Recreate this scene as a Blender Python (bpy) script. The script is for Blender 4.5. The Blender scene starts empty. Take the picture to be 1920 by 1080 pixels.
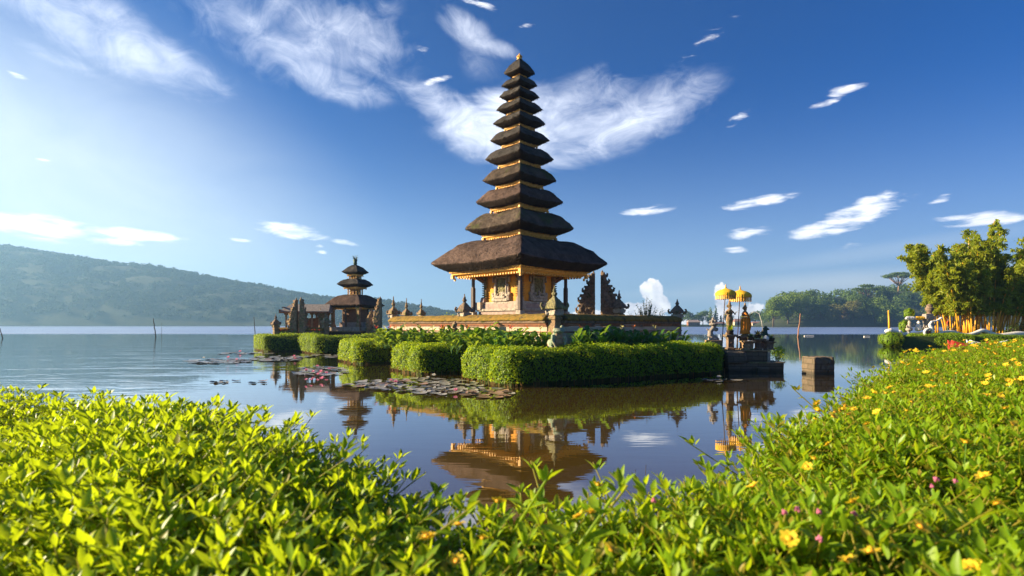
import bpy, math, random
import numpy as np
from mathutils import Vector, Matrix, noise
R = math.radians
scene = bpy.context.scene
COL = scene.collection
rng = np.random.default_rng(7)
random.seed(7)

# ---------------------------------------------------------------- camera, sun, sky, exposure
F = 1067.0; HZ = 609.5; CH = 2.2            # focal length in photo pixels, horizon row, eye height over the water
def at(px, py, Y):                           # photo pixel + distance -> a point of the place
    return Vector(((px-960)/F*Y, Y, CH-(py-HZ)/F*Y))
def onwater(px, py, z=0.0):
    Y = (CH-z)*F/(py-HZ); return Vector(((px-960)/F*Y, Y, z))
cam = bpy.data.cameras.new("camera"); camo = bpy.data.objects.new("camera", cam); COL.objects.link(camo)
camo.location = (0, 0, CH); camo.rotation_euler = (R(90), 0, 0)
cam.sensor_width = 36; cam.lens = 20.0; cam.shift_y = (HZ-540)/1920.0
cam.clip_start = 0.05; cam.clip_end = 8000
cam.dof.use_dof = True; cam.dof.focus_distance = 24; cam.dof.aperture_fstop = 4.5
scene.camera = camo

SUN_AZ, SUN_EL = R(-86), R(18)               # azimuth from +Y towards +X
sd = Vector((math.sin(SUN_AZ)*math.cos(SUN_EL), math.cos(SUN_AZ)*math.cos(SUN_EL), math.sin(SUN_EL)))
sl = bpy.data.lights.new("sun", 'SUN'); sl.energy = 5.0; sl.angle = R(0.6); sl.color = (1.0, 0.80, 0.52)
slo = bpy.data.objects.new("sun", sl); COL.objects.link(slo); slo.location = (-60, 30, 40)
slo.rotation_euler = (-sd).to_track_quat('-Z', 'Y').to_euler()

class NT:
    def __init__(s, tree): s.t = tree; tree.nodes.clear()
    def n(s, typ, **kw):
        nd = s.t.nodes.new(typ)
        for k, v in kw.items(): setattr(nd, k, v)
        return nd
    def l(s, a, b): s.t.links.new(a, b)
    def m(s, op, a, b=None, c=None, clamp=False):
        nd = s.n('ShaderNodeMath', operation=op); nd.use_clamp = clamp
        for i, v in enumerate((a, b, c)):
            if v is None: continue
            if isinstance(v, (int, float)): nd.inputs[i].default_value = v
            else: s.l(v, nd.inputs[i])
        return nd.outputs[0]
    def mr(s, v, a, b, c, d, smooth=False):
        nd = s.n('ShaderNodeMapRange'); nd.interpolation_type = 'SMOOTHSTEP' if smooth else 'LINEAR'
        s.l(v, nd.inputs[0])
        for i, x in enumerate((a, b, c, d)): nd.inputs[i+1].default_value = x
        return nd.outputs[0]
    def noise(s, vec, scale, detail=4, rough=.55, dist=0, lac=2.0):
        nd = s.n('ShaderNodeTexNoise'); nd.inputs['Scale'].default_value = scale; nd.inputs['Detail'].default_value = detail
        nd.inputs['Roughness'].default_value = rough; nd.inputs['Distortion'].default_value = dist; nd.inputs['Lacunarity'].default_value = lac
        if vec is not None: s.l(vec, nd.inputs['Vector'])
        return nd.outputs[0]
    def mix(s, f, a, b):
        nd = s.n('ShaderNodeMix', data_type='RGBA'); nd.clamp_factor = True
        if isinstance(f, (int, float)): nd.inputs[0].default_value = f
        else: s.l(f, nd.inputs[0])
        for i, v in ((6, a), (7, b)):
            if isinstance(v, tuple): nd.inputs[i].default_value = (*v, 1)
            else: s.l(v, nd.inputs[i])
        return nd.outputs[2]
    def mapping(s, vec, loc=(0,0,0), rot=(0,0,0), scale=(1,1,1), typ='POINT'):
        nd = s.n('ShaderNodeMapping', vector_type=typ); s.l(vec, nd.inputs[0])
        nd.inputs[1].default_value = loc; nd.inputs[2].default_value = rot; nd.inputs[3].default_value = scale
        return nd.outputs[0]

world = bpy.data.worlds.new("World"); scene.world = world; world.use_nodes = True
w = NT(world.node_tree)
tc = w.n('ShaderNodeTexCoord')
sky = w.n('ShaderNodeTexSky', sky_type='NISHITA'); sky.sun_disc = False
sky.sun_elevation = SUN_EL; sky.sun_rotation = SUN_AZ; sky.altitude = 1200; sky.air_density = 1.0; sky.dust_density = 1.0; sky.ozone_density = 3.0
sep = w.n('ShaderNodeSeparateXYZ'); w.l(tc.outputs['Generated'], sep.inputs[0])
az = w.m('ARCTAN2', sep.outputs[0], sep.outputs[1]); el = w.m('ARCSINE', sep.outputs[2])
cmb = w.n('ShaderNodeCombineXYZ'); w.l(az, cmb.inputs[0]); w.l(el, cmb.inputs[1]); AE = cmb.outputs[0]
def azel(px, py):
    u = (px-960)/F; v = (HZ-py)/F
    return math.atan(u), math.atan(v/math.sqrt(1+u*u))
def blob(px, py, hw, hh, rot, strength, soft=1.0):
    a, e = azel(px, py); k = math.cos(a)**2; k2 = math.cos(a)
    ra, re = hw/F*k, hh/F*k2*math.cos(e)**2
    m_ = w.mapping(AE, (a, e, 0), (0, 0, R(rot)), (ra, re, 1), 'TEXTURE')
    ln = w.n('ShaderNodeVectorMath', operation='LENGTH'); w.l(m_, ln.inputs[0])
    return w.mr(ln.outputs['Value'], 1.0+soft*.6, 1.0-soft, 0, strength, True)
def blobs(lst):
    acc = None
    for b in lst:
        o = blob(*b); acc = o if acc is None else w.m('MAXIMUM', acc, o)
    return acc
cirrA = blobs([(120,30,260,70,-20,.95,.9),(330,115,150,34,-24,.9,.8),(110,110,140,22,-14,.6,.9),(480,60,230,80,-20,.95,.9),(240,80,250,70,-20,.9,.9),(600,60,200,100,-14,.95,.9),(640,70,150,90,-8,1.05,.7),(620,150,130,44,-12,1.0,.7),(700,40,70,50,30,.7,.9),
 (880,60,75,36,-28,.95,.8),(930,88,64,20,-12,.85,.8),(890,110,70,46,-20,.45,.9)])
cirrB = blobs([(850,205,130,44,-18,1.0,.8),(950,262,120,60,-12,1.1,.7),(1030,230,210,70,4,1.05,.8),(1180,220,180,66,14,1.05,.8),(1275,195,70,34,18,.9,.9),(985,205,120,55,0,1.25,.7),(1085,195,150,58,8,1.05,.8),(900,245,110,62,-16,1.1,.7),(1060,295,160,34,12,.75,.9),(1080,165,80,30,28,.75,.9)])
small = blobs([(1580,172,46,12,10,1.0,.8),(1548,193,40,9,12,1.0,.8),(1610,400,100,26,20,1.15,.7),(1540,432,75,16,6,1.15,.7),(1425,378,80,10,6,1.1,.7),(1215,394,62,9,3,1.0,.8),
 (1860,412,80,17,2,1.1,.8),(1800,409,60,7,-4,.9,.8),(1400,437,50,12,3,.95,.8),(1380,468,30,7,2,.95,.8),(1600,459,32,7,3,.9,.8),(1765,374,28,9,22,.8,.8),
 (70,424,140,28,-6,1.1,.7),(240,440,120,14,-2,1.1,.7),(200,452,90,9,0,.95,.7),(540,432,72,15,-7,1.1,.7),(648,455,28,6,-4,1,.7),(450,450,24,5,-2,1,.7),(598,462,10,4,0,.9,.8),(603,473,12,4,0,.9,.8),
 (34,143,28,7,-14,.8,.8),(78,299,18,3,-3,.9,.8),(822,150,32,8,16,.8,.8),(1376,228,46,11,30,.55,.9),(1320,80,80,15,30,.4,.9),(985,48,24,6,0,.5,.9),(900,8,40,8,-14,.8,.8),(793,94,14,16,-10,.5,.9)])
veil = blobs([(60,330,680,280,-18,.72,1.0),(1560,538,330,26,2,.75,.9),(1340,550,180,10,0,.5,.9),(1800,520,160,28,4,.6,.9),(1660,470,260,16,6,.2,.9)])
cumulus = blobs([(1222,545,26,26,0,1.1,.6),(1232,570,32,24,0,1.1,.6),(1195,580,52,18,0,1.05,.6),(1352,562,18,40,0,.9,.7),(1385,585,60,22,0,.9,.7),(1150,592,120,16,0,.9,.7),(1300,598,110,14,0,.9,.7)])
def wisp(loc, rot, sx, sy):
    a = w.noise(w.mapping(AE, loc, (0,0,R(rot)), (sx, sy, 1)), 1.0, 12, .60, .8); b_ = w.noise(w.mapping(AE, (loc[0]+7,3,0), (0,0,R(rot*1.6)), (sx*3.2, sy*2.2, 1)), 1.0, 10, .65, 1.2)
    return a, w.m('ADD', w.m('MULTIPLY', w.m('SUBTRACT', a, .5), 1.7), w.m('MULTIPLY', w.m('SUBTRACT', b_, .5), 1.5))
nst, wA = wisp((0,0,0), 22, 5, 9); _n, wB = wisp((2,4,0), -17, 4, 12)
nfine = w.noise(w.mapping(AE, (3,1,0), (0,0,R(8)), (22, 90, 1)), 1.0, 8, .6, .4)
ncum = w.noise(w.mapping(AE, (0,5,0), (0,0,0), (40, 40, 1)), 1.0, 8, .6, .2)
def dens(mask, wv, lo, hi, mx): return w.m('MULTIPLY', w.m('POWER', w.mr(w.m('ADD', mask, wv), lo, hi, 0, 1), 1.45), w.m('MULTIPLY', w.mr(mask, .05, .6, 0, 1, True), mx))
c1 = w.m('MAXIMUM', dens(cirrA, wA, .25, 1.75, .92), dens(cirrB, wB, .2, 1.6, .95))
c2 = w.m('ADD', small, w.m('MULTIPLY', w.m('SUBTRACT', nfine, .5), 2.6))
c2 = w.m('MULTIPLY', w.mr(c2, .35, 1.35, 0, .92, True), w.mr(small, 0, .4, 0, 1, True))
c3 = w.m('ADD', cumulus, w.m('MULTIPLY', w.m('SUBTRACT', ncum, .5), 1.6))
c3 = w.m('MULTIPLY', w.mr(c3, .5, .75, 0, 1.0, True), w.mr(cumulus, 0, .3, 0, 1, True))
vl = w.m('MULTIPLY', veil, w.mr(nst, .2, .8, .75, 1.1))
hs = w.n('ShaderNodeHueSaturation'); hs.inputs['Saturation'].default_value = 1.25; hs.inputs['Value'].default_value = 1.0
tint = w.n('ShaderNodeMix', data_type='RGBA', blend_type='MULTIPLY'); tint.inputs[0].default_value = 1.0; w.l(sky.outputs[0], tint.inputs[6]); tint.inputs[7].default_value = (.02, .33, .76, 1)
w.l(tint.outputs[2], hs.inputs['Color'])
SKYC = w.mix(w.m('POWER', w.mr(el, -.02, .44, 1, 0), 2.9), hs.outputs[0], (4.8, 6.2, 7.3))
c = w.mix(vl, SKYC, (6.6, 7.1, 7.4))
c = w.mix(c1, c, (8.6, 9.0, 10.0)); c = w.mix(c2, c, (10.0, 10.0, 10.2)); 
shade = w.mix(w.mr(ncum, .35, .62, 0, 1), (9.0, 8.4, 8.6), (15.0, 14.2, 13.2))
c = w.mix(c3, c, shade)
bg = w.n('ShaderNodeBackground'); bg.inputs[1].default_value = 0.0502; w.l(c, bg.inputs[0])
wo = w.n('ShaderNodeOutputWorld'); w.l(bg.outputs[0], wo.inputs[0])
world.cycles.sampling_method = 'MANUAL'; world.cycles.sample_map_resolution = 1024

vs = scene.view_settings; vs.view_transform = 'Standard'; vs.look = 'None'; vs.exposure = 1.78; vs.gamma = 1.0
scene.render.engine = 'CYCLES'
cy = scene.cycles; cy.use_denoising = True; cy.max_bounces = 8; cy.diffuse_bounces = 3; cy.glossy_bounces = 3; cy.transmission_bounces = 4
cy.volume_bounces = 0; cy.transparent_max_bounces = 8; cy.caustics_reflective = False; cy.caustics_refractive = False; cy.sample_clamp_indirect = 6

# ---------------------------------------------------------------- materials
def newmat(name):
    m = bpy.data.materials.new(name); m.use_nodes = True; return m, NT(m.node_tree)
def pm(name, a, b=None, scale=3, rough=.85, bump=.3, bscale=None, stretch=(1,1,1), c3=None, c3scale=1.0, c3lo=.55, c3hi=.65, bdist=.02, metallic=0, voro=0, spec=.3):
    m, t = newmat(name)
    tcn = t.n('ShaderNodeTexCoord'); vec = t.mapping(tcn.outputs['Object'], scale=stretch)
    n1 = t.noise(vec, scale, 8, .65, .3)
    col = t.mix(t.mr(n1, .32, .68, 0, 1, True), a, b or tuple(x*.6 for x in a))
    if c3:
        n3 = t.noise(tcn.outputs['Object'], c3scale, 6, .65, .5)
        col = t.mix(t.mr(n3, c3lo, c3hi, 0, 1, True), col, c3)
    p = t.n('ShaderNodeBsdfPrincipled'); t.l(col, p.inputs['Base Color'])
    p.inputs['Roughness'].default_value = rough; p.inputs['Metallic'].default_value = metallic
    p.inputs['Specular IOR Level'].default_value = spec
    nb = t.noise(vec, bscale or scale*4, 8, .7)
    if voro:
        v = t.n('ShaderNodeTexVoronoi'); t.l(vec, v.inputs['Vector']); v.inputs['Scale'].default_value = voro
        nb = t.m('ADD', nb, t.m('MULTIPLY', v.outputs['Distance'], 1.2))
    bp = t.n('ShaderNodeBump'); bp.inputs['Strength'].default_value = bump; bp.inputs['Distance'].default_value = bdist
    t.l(nb, bp.inputs['Height']); t.l(bp.outputs[0], p.inputs['Normal'])
    o = t.n('ShaderNodeOutputMaterial'); t.l(p.outputs[0], o.inputs[0])
    return m
def leafmat(name, a, b, trans=(.35,.5,.04), tf=.45, gloss=.35, rough=.35, c=None):
    """two-tone leaves: attribute rnd (one value per leaf) runs between the leaf colours"""
    m, t = newmat(name)
    at_ = t.n('ShaderNodeAttribute', attribute_name='rnd')
    col = t.mix(at_.outputs['Fac'], a, b)
    if c: col = t.mix(t.mr(at_.outputs['Fac'], .93, .96, 0, 1), col, c)
    p = t.n('ShaderNodeBsdfPrincipled'); t.l(col, p.inputs['Base Color']); p.inputs['Roughness'].default_value = rough
    p.inputs['Specular IOR Level'].default_value = gloss
    tr = t.n('ShaderNodeBsdfTranslucent'); t.l(t.mix(at_.outputs['Fac'], trans, tuple(x*.75 for x in trans)), tr.inputs[0])
    mx = t.n('ShaderNodeMixShader'); mx.inputs[0].default_value = tf
    t.l(p.outputs[0], mx.inputs[1]); t.l(tr.outputs[0], mx.inputs[2])
    o = t.n('ShaderNodeOutputMaterial'); t.l(mx.outputs[0], o.inputs[0])
    return m

M = {}
def thatch(name, a, b, moss, lo, hi):
    m, t = newmat(name)
    tcn = t.n('ShaderNodeTexCoord'); ob = tcn.outputs['Object']
    big = t.noise(ob, 1.3, 6, .65, .4)
    fine = t.noise(t.mapping(ob, scale=(1,1,.35)), 22, 6, .75)
    col = t.mix(t.mr(t.m('ADD', t.m('MULTIPLY', big, .5), t.m('MULTIPLY', fine, .5)), .38, .62, 0, 1), a, b)
    ms = t.noise(ob, .9, 8, .7, .6)
    col = t.mix(t.mr(ms, lo, hi, 0, .85, True), col, moss)
    p = t.n('ShaderNodeBsdfPrincipled'); t.l(col, p.inputs['Base Color']); p.inputs['Roughness'].default_value = .95; p.inputs['Specular IOR Level'].default_value = .1
    bp = t.n('ShaderNodeBump'); bp.inputs['Strength'].default_value = .9; bp.inputs['Distance'].default_value = .06
    t.l(t.m('ADD', fine, t.m('MULTIPLY', t.noise(ob, 5, 5, .7), 1.2)), bp.inputs['Height']); t.l(bp.outputs[0], p.inputs['Normal'])
    o = t.n('ShaderNodeOutputMaterial'); t.l(p.outputs[0], o.inputs[0]); return m
M['thatch'] = thatch('thatch', (.045,.032,.026), (.18,.12,.095), (.07,.085,.025), .66, .78)
M['thatch_mossy'] = thatch('mossy_thatch', (.045,.036,.028), (.16,.12,.09), (.085,.10,.03), .50, .66)
M['thatch_grey'] = thatch('grey_thatch', (.04,.037,.034), (.13,.115,.10), (.05,.065,.03), .62, .75)
M['thatch_cut_shade'] = thatch('shaded_cut_thatch_edge', (.026,.02,.016), (.07,.05,.04), (.04,.05,.02), .7, .8)  # cut edge, darkened: shade of the down-facing bevel is put into its colour
M['gold'] = pm('gilded_wood', (.90,.50,.09), (.66,.32,.05), 6, .5, .6, 14, bdist=.03, voro=7, spec=.4)
M['goldcarve'] = pm('gilded_carving', (.72,.40,.08), (.12,.05,.02), 9, .55, .9, 20, bdist=.05, voro=9)
M['darkwood'] = pm('dark_wood', (.05,.035,.03), (.09,.06,.045), 4, .6, .3)
M['redwood'] = pm('red_brown_wood', (.24,.11,.05), (.14,.065,.04), 5, .65, .4)
M['orange'] = pm('ochre_plaster', (.80,.36,.035), (.62,.24,.03), 1.6, .8, .25, c3=(.45,.2,.06), c3scale=2.5, c3lo=.6, c3hi=.8)
M['palestone'] = pm('pale_carved_stone', (.50,.43,.33), (.30,.25,.20), 5, .9, .8, 16, bdist=.04, c3=(.18,.16,.12), c3scale=4)
M['pinkstone'] = pm('pinkish_stone', (.42,.32,.26), (.28,.20,.17), 3, .9, .5, 12, c3=(.15,.12,.09), c3scale=3, c3lo=.58, c3hi=.75)
M['greystone'] = pm('pale_grey_stone', (.32,.28,.24), (.2,.17,.15), 5, .9, .6)
M['darkstone'] = pm('dark_weathered_stone', (.14,.10,.07), (.26,.18,.12), 5, .95, .9, 14, bdist=.05, c3=(.07,.075,.03), c3scale=3)
M['brownstone'] = pm('brown_carved_stone', (.40,.26,.14), (.20,.13,.08), 5, .95, .9, 14, bdist=.05, c3=(.16,.15,.05), c3scale=3, c3lo=.5, c3hi=.62)
M['wetstone'] = pm('wet_dark_stone', (.045,.034,.026), (.075,.055,.04), 3, .7, .6, 12, c3=(.03,.035,.018), c3scale=3)
M['plaster'] = pm('cream_plaster', (.56,.46,.33), (.46,.36,.25), 1.5, .9, .2, 10, c3=(.26,.20,.13), c3scale=2.2, c3lo=.56, c3hi=.72)
M['brick'] = pm('orange_brick_moulding', (.34,.14,.06), (.20,.09,.05), 4, .9, .4, c3=(.12,.09,.06), c3scale=3)
M['moss'] = pm('moss_covered_cap', (.30,.17,.03), (.16,.12,.02), 5, 1, 1, 30, bdist=.04, c3=(.08,.055,.03), c3scale=2.5)
M['lichen'] = pm('green_lichen_stone', (.25,.22,.10), (.12,.11,.06), 8, .95, .8, c3=(.30,.28,.10), c3scale=5)
M['frogskin'] = pm('pale_green_weathered_stone', (.30,.36,.24), (.20,.26,.17), 6, .8, .4, c3=(.36,.20,.12), c3scale=2.2, c3lo=.47, c3hi=.6)
M['frogdark'] = pm('dark_green_stone', (.03,.07,.05), (.05,.09,.05), 6, .6, .4)
M['soil'] = pm('damp_soil', (.05,.035,.018), (.03,.022,.012), 4, 1, .6)
M['grass'] = pm('grassy_ground', (.07,.11,.02), (.05,.07,.02), 6, 1, .8)
M['hedgecore'] = pm('hedge_shade', (.03,.05,.010), (.02,.035,.008), 9, 1, .8)
M['roots'] = pm('dry_root_fringe', (.30,.16,.05), (.16,.09,.03), 14, .9, .8, stretch=(1,1,.2))
M['yellowcloth'] = pm('yellow_cloth', (.85,.52,.03), (.75,.38,.02), 5, .7, .2)
M['orangecloth'] = pm('orange_cloth', (.72,.24,.015), (.55,.16,.01), 5, .7, .3)
M['white'] = pm('white_paint', (.75,.72,.66), (.6,.57,.5), 4, .6, .3)
M['bluepaint'] = pm('pale_blue_paint', (.35,.48,.62), (.5,.6,.7), 4, .5, .1)
M['redpaint'] = pm('red_paint', (.55,.06,.03), (.42,.05,.03), 4, .5, .1)
M['tile'] = pm('roof_tile', (.33,.17,.12), (.25,.13,.1), 1, .9, .3)
M['bark'] = pm('bark', (.16,.11,.07), (.08,.06,.04), 3, .95, .8, stretch=(1,1,.3))
M['palebark'] = pm('sunlit_pale_bark', (.42,.27,.15), (.22,.15,.09), 1, .95, .5)
M['cane'] = pm('yellow_bamboo', (.78,.42,.03), (.62,.30,.02), 5, .45, .2, stretch=(1,1,.3))
M['shirt'] = pm('red_shirt', (.5,.07,.03), (.4,.06,.03), 8, .9, .2)
M['skin'] = pm('skin', (.28,.14,.08), (.24,.12,.07), 8, .6, .1)
M['pants'] = pm('green_trousers', (.06,.10,.07), (.05,.08,.06), 8, .9, .2)
M['hair'] = pm('black_hair', (.015,.012,.01), (.02,.015,.01), 20, .6, .3)
M['pole'] = pm('weathered_pole', (.40,.20,.12), (.22,.12,.08), 3, .8, .4, stretch=(1,1,.3))
M['stick'] = pm('wet_stick', (.04,.04,.04), (.07,.06,.05), 3, .8, .4)
M['hill'] = pm('wooded_slope', (.03,.045,.02), (.05,.065,.028), .05, 1, .5, .3, bdist=3)
def blockmat(name, a, b, mortar, bw=.55, bh=.24):
    m, t = newmat(name); tcn = t.n('ShaderNodeTexCoord'); ob = tcn.outputs['Object']; sp_ = t.n('ShaderNodeSeparateXYZ'); t.l(ob, sp_.inputs[0])
    cb = t.n('ShaderNodeCombineXYZ'); t.l(t.m('ADD', sp_.outputs[0], sp_.outputs[1]), cb.inputs[0]); t.l(sp_.outputs[2], cb.inputs[1])
    br = t.n('ShaderNodeTexBrick'); t.l(cb.outputs[0], br.inputs['Vector']); br.inputs['Scale'].default_value = 1; br.inputs['Brick Width'].default_value = bw; br.inputs['Row Height'].default_value = bh
    br.inputs['Mortar Size'].default_value = .012; br.inputs['Color1'].default_value = (*a,1); br.inputs['Color2'].default_value = (*b,1); br.inputs['Mortar'].default_value = (*mortar,1)
    n_ = t.noise(ob, 6, 8, .7); tide = t.mr(t.m('ADD', sp_.outputs[2], t.m('MULTIPLY', n_, .12)), .14, .26, 1, 0, True)
    col = t.mix(t.mr(n_, .35, .7, 0, .7), br.outputs['Color'], (.10,.085,.04)); col = t.mix(t.m('MULTIPLY', tide, .7), col, (.022,.02,.012))
    p = t.n('ShaderNodeBsdfPrincipled'); t.l(col, p.inputs[0]); p.inputs['Roughness'].default_value = .85; bp = t.n('ShaderNodeBump'); bp.inputs['Distance'].default_value = .03; bp.inputs['Strength'].default_value = .8
    t.l(t.m('ADD', n_, t.m('MULTIPLY', br.outputs['Fac'], -1.0)), bp.inputs['Height']); t.l(bp.outputs[0], p.inputs['Normal']); o = t.n('ShaderNodeOutputMaterial'); t.l(p.outputs[0], o.inputs[0]); return m
M['block'] = blockmat('weathered_stone_blocks', (.17,.12,.08), (.11,.08,.055), (.03,.024,.018))
L = {}
L['wedelia'] = leafmat('creeping_daisy_leaf', (.075,.19,.008), (.27,.41,.012), (.62,.78,.015), .47, .34, .40, c=(.30,.24,.03))
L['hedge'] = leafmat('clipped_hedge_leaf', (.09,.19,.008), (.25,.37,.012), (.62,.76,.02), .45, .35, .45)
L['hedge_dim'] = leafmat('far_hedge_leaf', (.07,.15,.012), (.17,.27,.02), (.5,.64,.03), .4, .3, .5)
L['canna'] = leafmat('canna_leaf', (.030,.10,.016), (.07,.17,.02), (.30,.50,.04), .38, .5, .3)
L['canna_y'] = leafmat('young_canna_leaf', (.07,.15,.02), (.14,.24,.03), (.42,.55,.04), .42, .4, .35)
L['tree'] = leafmat('broadleaf', (.04,.085,.018), (.10,.16,.03), (.24,.34,.04), .3, .2, .6)
L['treelit'] = leafmat('light_broadleaf', (.09,.16,.02), (.18,.26,.03), (.40,.50,.05), .35, .2, .6)
L['treeyellow'] = leafmat('olive_broadleaf', (.12,.12,.03), (.18,.17,.04), (.3,.3,.05), .35, .2, .6)
L['treered'] = leafmat('orange_blossom_crown', (.20,.09,.03), (.10,.11,.03), (.3,.16,.04), .3, .2, .6)
L['bamboo'] = leafmat('bamboo_leaf', (.10,.18,.010), (.30,.33,.015), (.65,.66,.03), .46, .3, .5)
L['farwood'] = leafmat('far_wood', (.03,.05,.02), (.055,.08,.028), (.08,.12,.03), .2, .1, .8)
def flat(name, col, rough=.6, trans=None):
    if trans is None: return pm(name, col, tuple(x*.85 for x in col), 20, rough, .05)
    m, t = newmat(name); p = t.n('ShaderNodeBsdfPrincipled'); p.inputs['Roughness'].default_value = rough
    tcn = t.n('ShaderNodeTexCoord'); n_ = t.noise(tcn.outputs['Object'], 30, 3)
    t.l(t.mix(n_, col, tuple(x*.75 for x in col)), p.inputs[0])
    tr = t.n('ShaderNodeBsdfTranslucent'); tr.inputs[0].default_value = (*trans, 1)
    mx = t.n('ShaderNodeMixShader'); mx.inputs[0].default_value = .4
    t.l(p.outputs[0], mx.inputs[1]); t.l(tr.outputs[0], mx.inputs[2]); o = t.n('ShaderNodeOutputMaterial'); t.l(mx.outputs[0], o.inputs[0]); return m
M['petal'] = flat('yellow_petal', (.92,.66,.03), .6, (.95,.70,.03))
M['centre'] = flat('orange_flower_centre', (.75,.38,.015))
M['pinkpetal'] = flat('pink_petal', (.75,.22,.38), .6, (.8,.3,.45))
M['whitepetal'] = flat('white_petal', (.75,.72,.68), .6, (.7,.7,.6))
M['redpetal'] = flat('scarlet_petal', (.75,.05,.02), .6, (.8,.08,.02))
M['creampetal'] = flat('pale_yellow_petal', (.80,.72,.25), .6, (.8,.75,.3))
M['orangepetal'] = flat('orange_petal', (.80,.20,.04), .6, (.8,.25,.05))
M['pad'] = pm('lily_pad', (.24,.24,.17), (.33,.28,.21), 3, .28, .2, 8, spec=.8)
M['padbrown'] = pm('brown_lily_pad', (.34,.21,.11), (.24,.15,.09), 3, .35, .2, 8, spec=.6)

# ---------------------------------------------------------------- mesh helpers
class MB:
    def __init__(s): s.v = []; s.f = []; s.mi = []; s.nv = 0
    def add(s, v, f, mi=0):
        s.v.extend([tuple(x) for x in v]); s.f.extend([tuple(i+s.nv for i in q) for q in f]); s.mi.extend([mi]*len(f)); s.nv += len(v); return s
    def box(s, c, size, rz=0, top=1.0, mi=0, topy=None):
        cx, cy_, cz = c; sx, sy, sz = [d/2 for d in size]; ty = top if topy is None else topy
        vs_ = []
        for (kz, kx, ky) in ((-1,1,1), (1,top,ty)):
            for (x, y) in ((-1,-1),(1,-1),(1,1),(-1,1)):
                X, Y = x*sx*kx, y*sy*ky
                vs_.append((cx+X*math.cos(rz)-Y*math.sin(rz), cy_+X*math.sin(rz)+Y*math.cos(rz), cz+kz*sz))
        return s.add(vs_, [(3,2,1,0),(4,5,6,7),(0,1,5,4),(1,2,6,5),(2,3,7,6),(3,0,4,7)], mi)
    def lathe(s, prof, c=(0,0,0), n=16, phase=0, mi=0, sx=1, sy=1, rz=0, cap=True):
        vs_ = []; fs = []
        for (r, z) in prof:
            for k in range(n):
                a = phase+2*math.pi*k/n; x, y = r*math.cos(a)*sx, r*math.sin(a)*sy
                vs_.append((c[0]+x*math.cos(rz)-y*math.sin(rz), c[1]+x*math.sin(rz)+y*math.cos(rz), c[2]+z))
        for i in range(len(prof)-1):
            for k in range(n):
                k2 = (k+1) % n; fs.append((i*n+k, i*n+k2, (i+1)*n+k2, (i+1)*n+k))
        if cap:
            fs.append(tuple(reversed(range(n)))); m_ = (len(prof)-1)*n; fs.append(tuple(range(m_, m_+n)))
        return s.add(vs_, fs, mi)
    def ell(s, c, r, rot=None, n=12, mi=0):
        if not hasattr(r, '__len__'): r = (r, r, r)
        rows = n//2+1; vs_ = []; fs = []; Mx = rot.to_matrix() if rot is not None else None
        for i in range(rows+1):
            th = math.pi*i/rows
            for k in range(n):
                a = 2*math.pi*k/n
                p = Vector((r[0]*math.sin(th)*math.cos(a), r[1]*math.sin(th)*math.sin(a), -r[2]*math.cos(th)))
                if Mx: p = Mx @ p
                vs_.append((c[0]+p.x, c[1]+p.y, c[2]+p.z))
        for i in range(rows):
            for k in range(n):
                k2 = (k+1) % n; fs.append((i*n+k, i*n+k2, (i+1)*n+k2, (i+1)*n+k))
        return s.add(vs_, fs, mi)
    def tube(s, pts, rad, n=8, mi=0, cap=True):
        pts = [Vector(p) for p in pts]; 
        if not hasattr(rad, '__len__'): rad = [rad]*len(pts)
        vs_ = []; fs = []
        for i, p in enumerate(pts):
            d = (pts[min(i+1, len(pts)-1)]-pts[max(i-1, 0)]).normalized()
            a = d.cross(Vector((0,1,0)) if abs(d.y) < .9 else Vector((1,0,0))).normalized(); b = d.cross(a)
            for k in range(n):
                t_ = 2*math.pi*k/n; q = p+(a*math.cos(t_)+b*math.sin(t_))*rad[i]; vs_.append(tuple(q))
        for i in range(len(pts)-1):
            for k in range(n):
                k2 = (k+1) % n; fs.append((i*n+k, i*n+k2, (i+1)*n+k2, (i+1)*n+k))
        if cap: fs.append(tuple(reversed(range(n)))); fs.append(tuple(range((len(pts)-1)*n, len(pts)*n)))
        return s.add(vs_, fs, mi)
    def build(s, name, mats, parent=None, smooth=False, loc=None, bevel=0):
        me = bpy.data.meshes.new(name); me.from_pydata(s.v, [], s.f)
        if not isinstance(mats, (list, tuple)): mats = [mats]
        for m_ in mats: me.materials.append(m_)
        me.polygons.foreach_set('material_index', s.mi)
        me.polygons.foreach_set('use_smooth', [smooth]*len(s.f)); me.update()
        o = bpy.data.objects.new(name, me); COL.objects.link(o)
        if parent: o.parent = parent
        if loc is not None: o.location = loc
        if bevel:
            b = o.modifiers.new('bevel', 'BEVEL'); b.width = bevel; b.segments = 2; b.limit_method = 'ANGLE'
        return o
def tag(o, label=None, cat=None, group=None, kind=None):
    if label: o['label'] = label
    if cat: o['category'] = cat
    if group: o['group'] = group
    if kind: o['kind'] = kind
    return o
def empty(name, loc, label, cat, group=None, rz=0):
    o = bpy.data.objects.new(name, None); o.empty_display_size = .2; COL.objects.link(o); o.location = loc; o.rotation_euler = (0,0,rz)
    return tag(o, label, cat, group)
def copy_tree(o, parent=None):
    c_ = o.copy(); COL.objects.link(c_)
    if parent: c_.parent = parent
    for ch in list(o.children): copy_tree(ch, c_)
    return c_
def rough(me, amp, sc, seed=0, amp2=0, sc2=1):
    n = len(me.vertices); co = np.empty(n*3, np.float32); me.vertices.foreach_get('co', co); nr = np.empty(n*3, np.float32); me.vertices.foreach_get('normal', nr)
    co = co.reshape(-1,3); nr = nr.reshape(-1,3); nz = np.array([noise.noise(Vector((c_[0]*sc+seed, c_[1]*sc+seed, c_[2]*sc+seed))) for c_ in co.tolist()], np.float32)
    me.vertices.foreach_set('co', (co+nr*(nz*amp)[:,None]).ravel())
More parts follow.
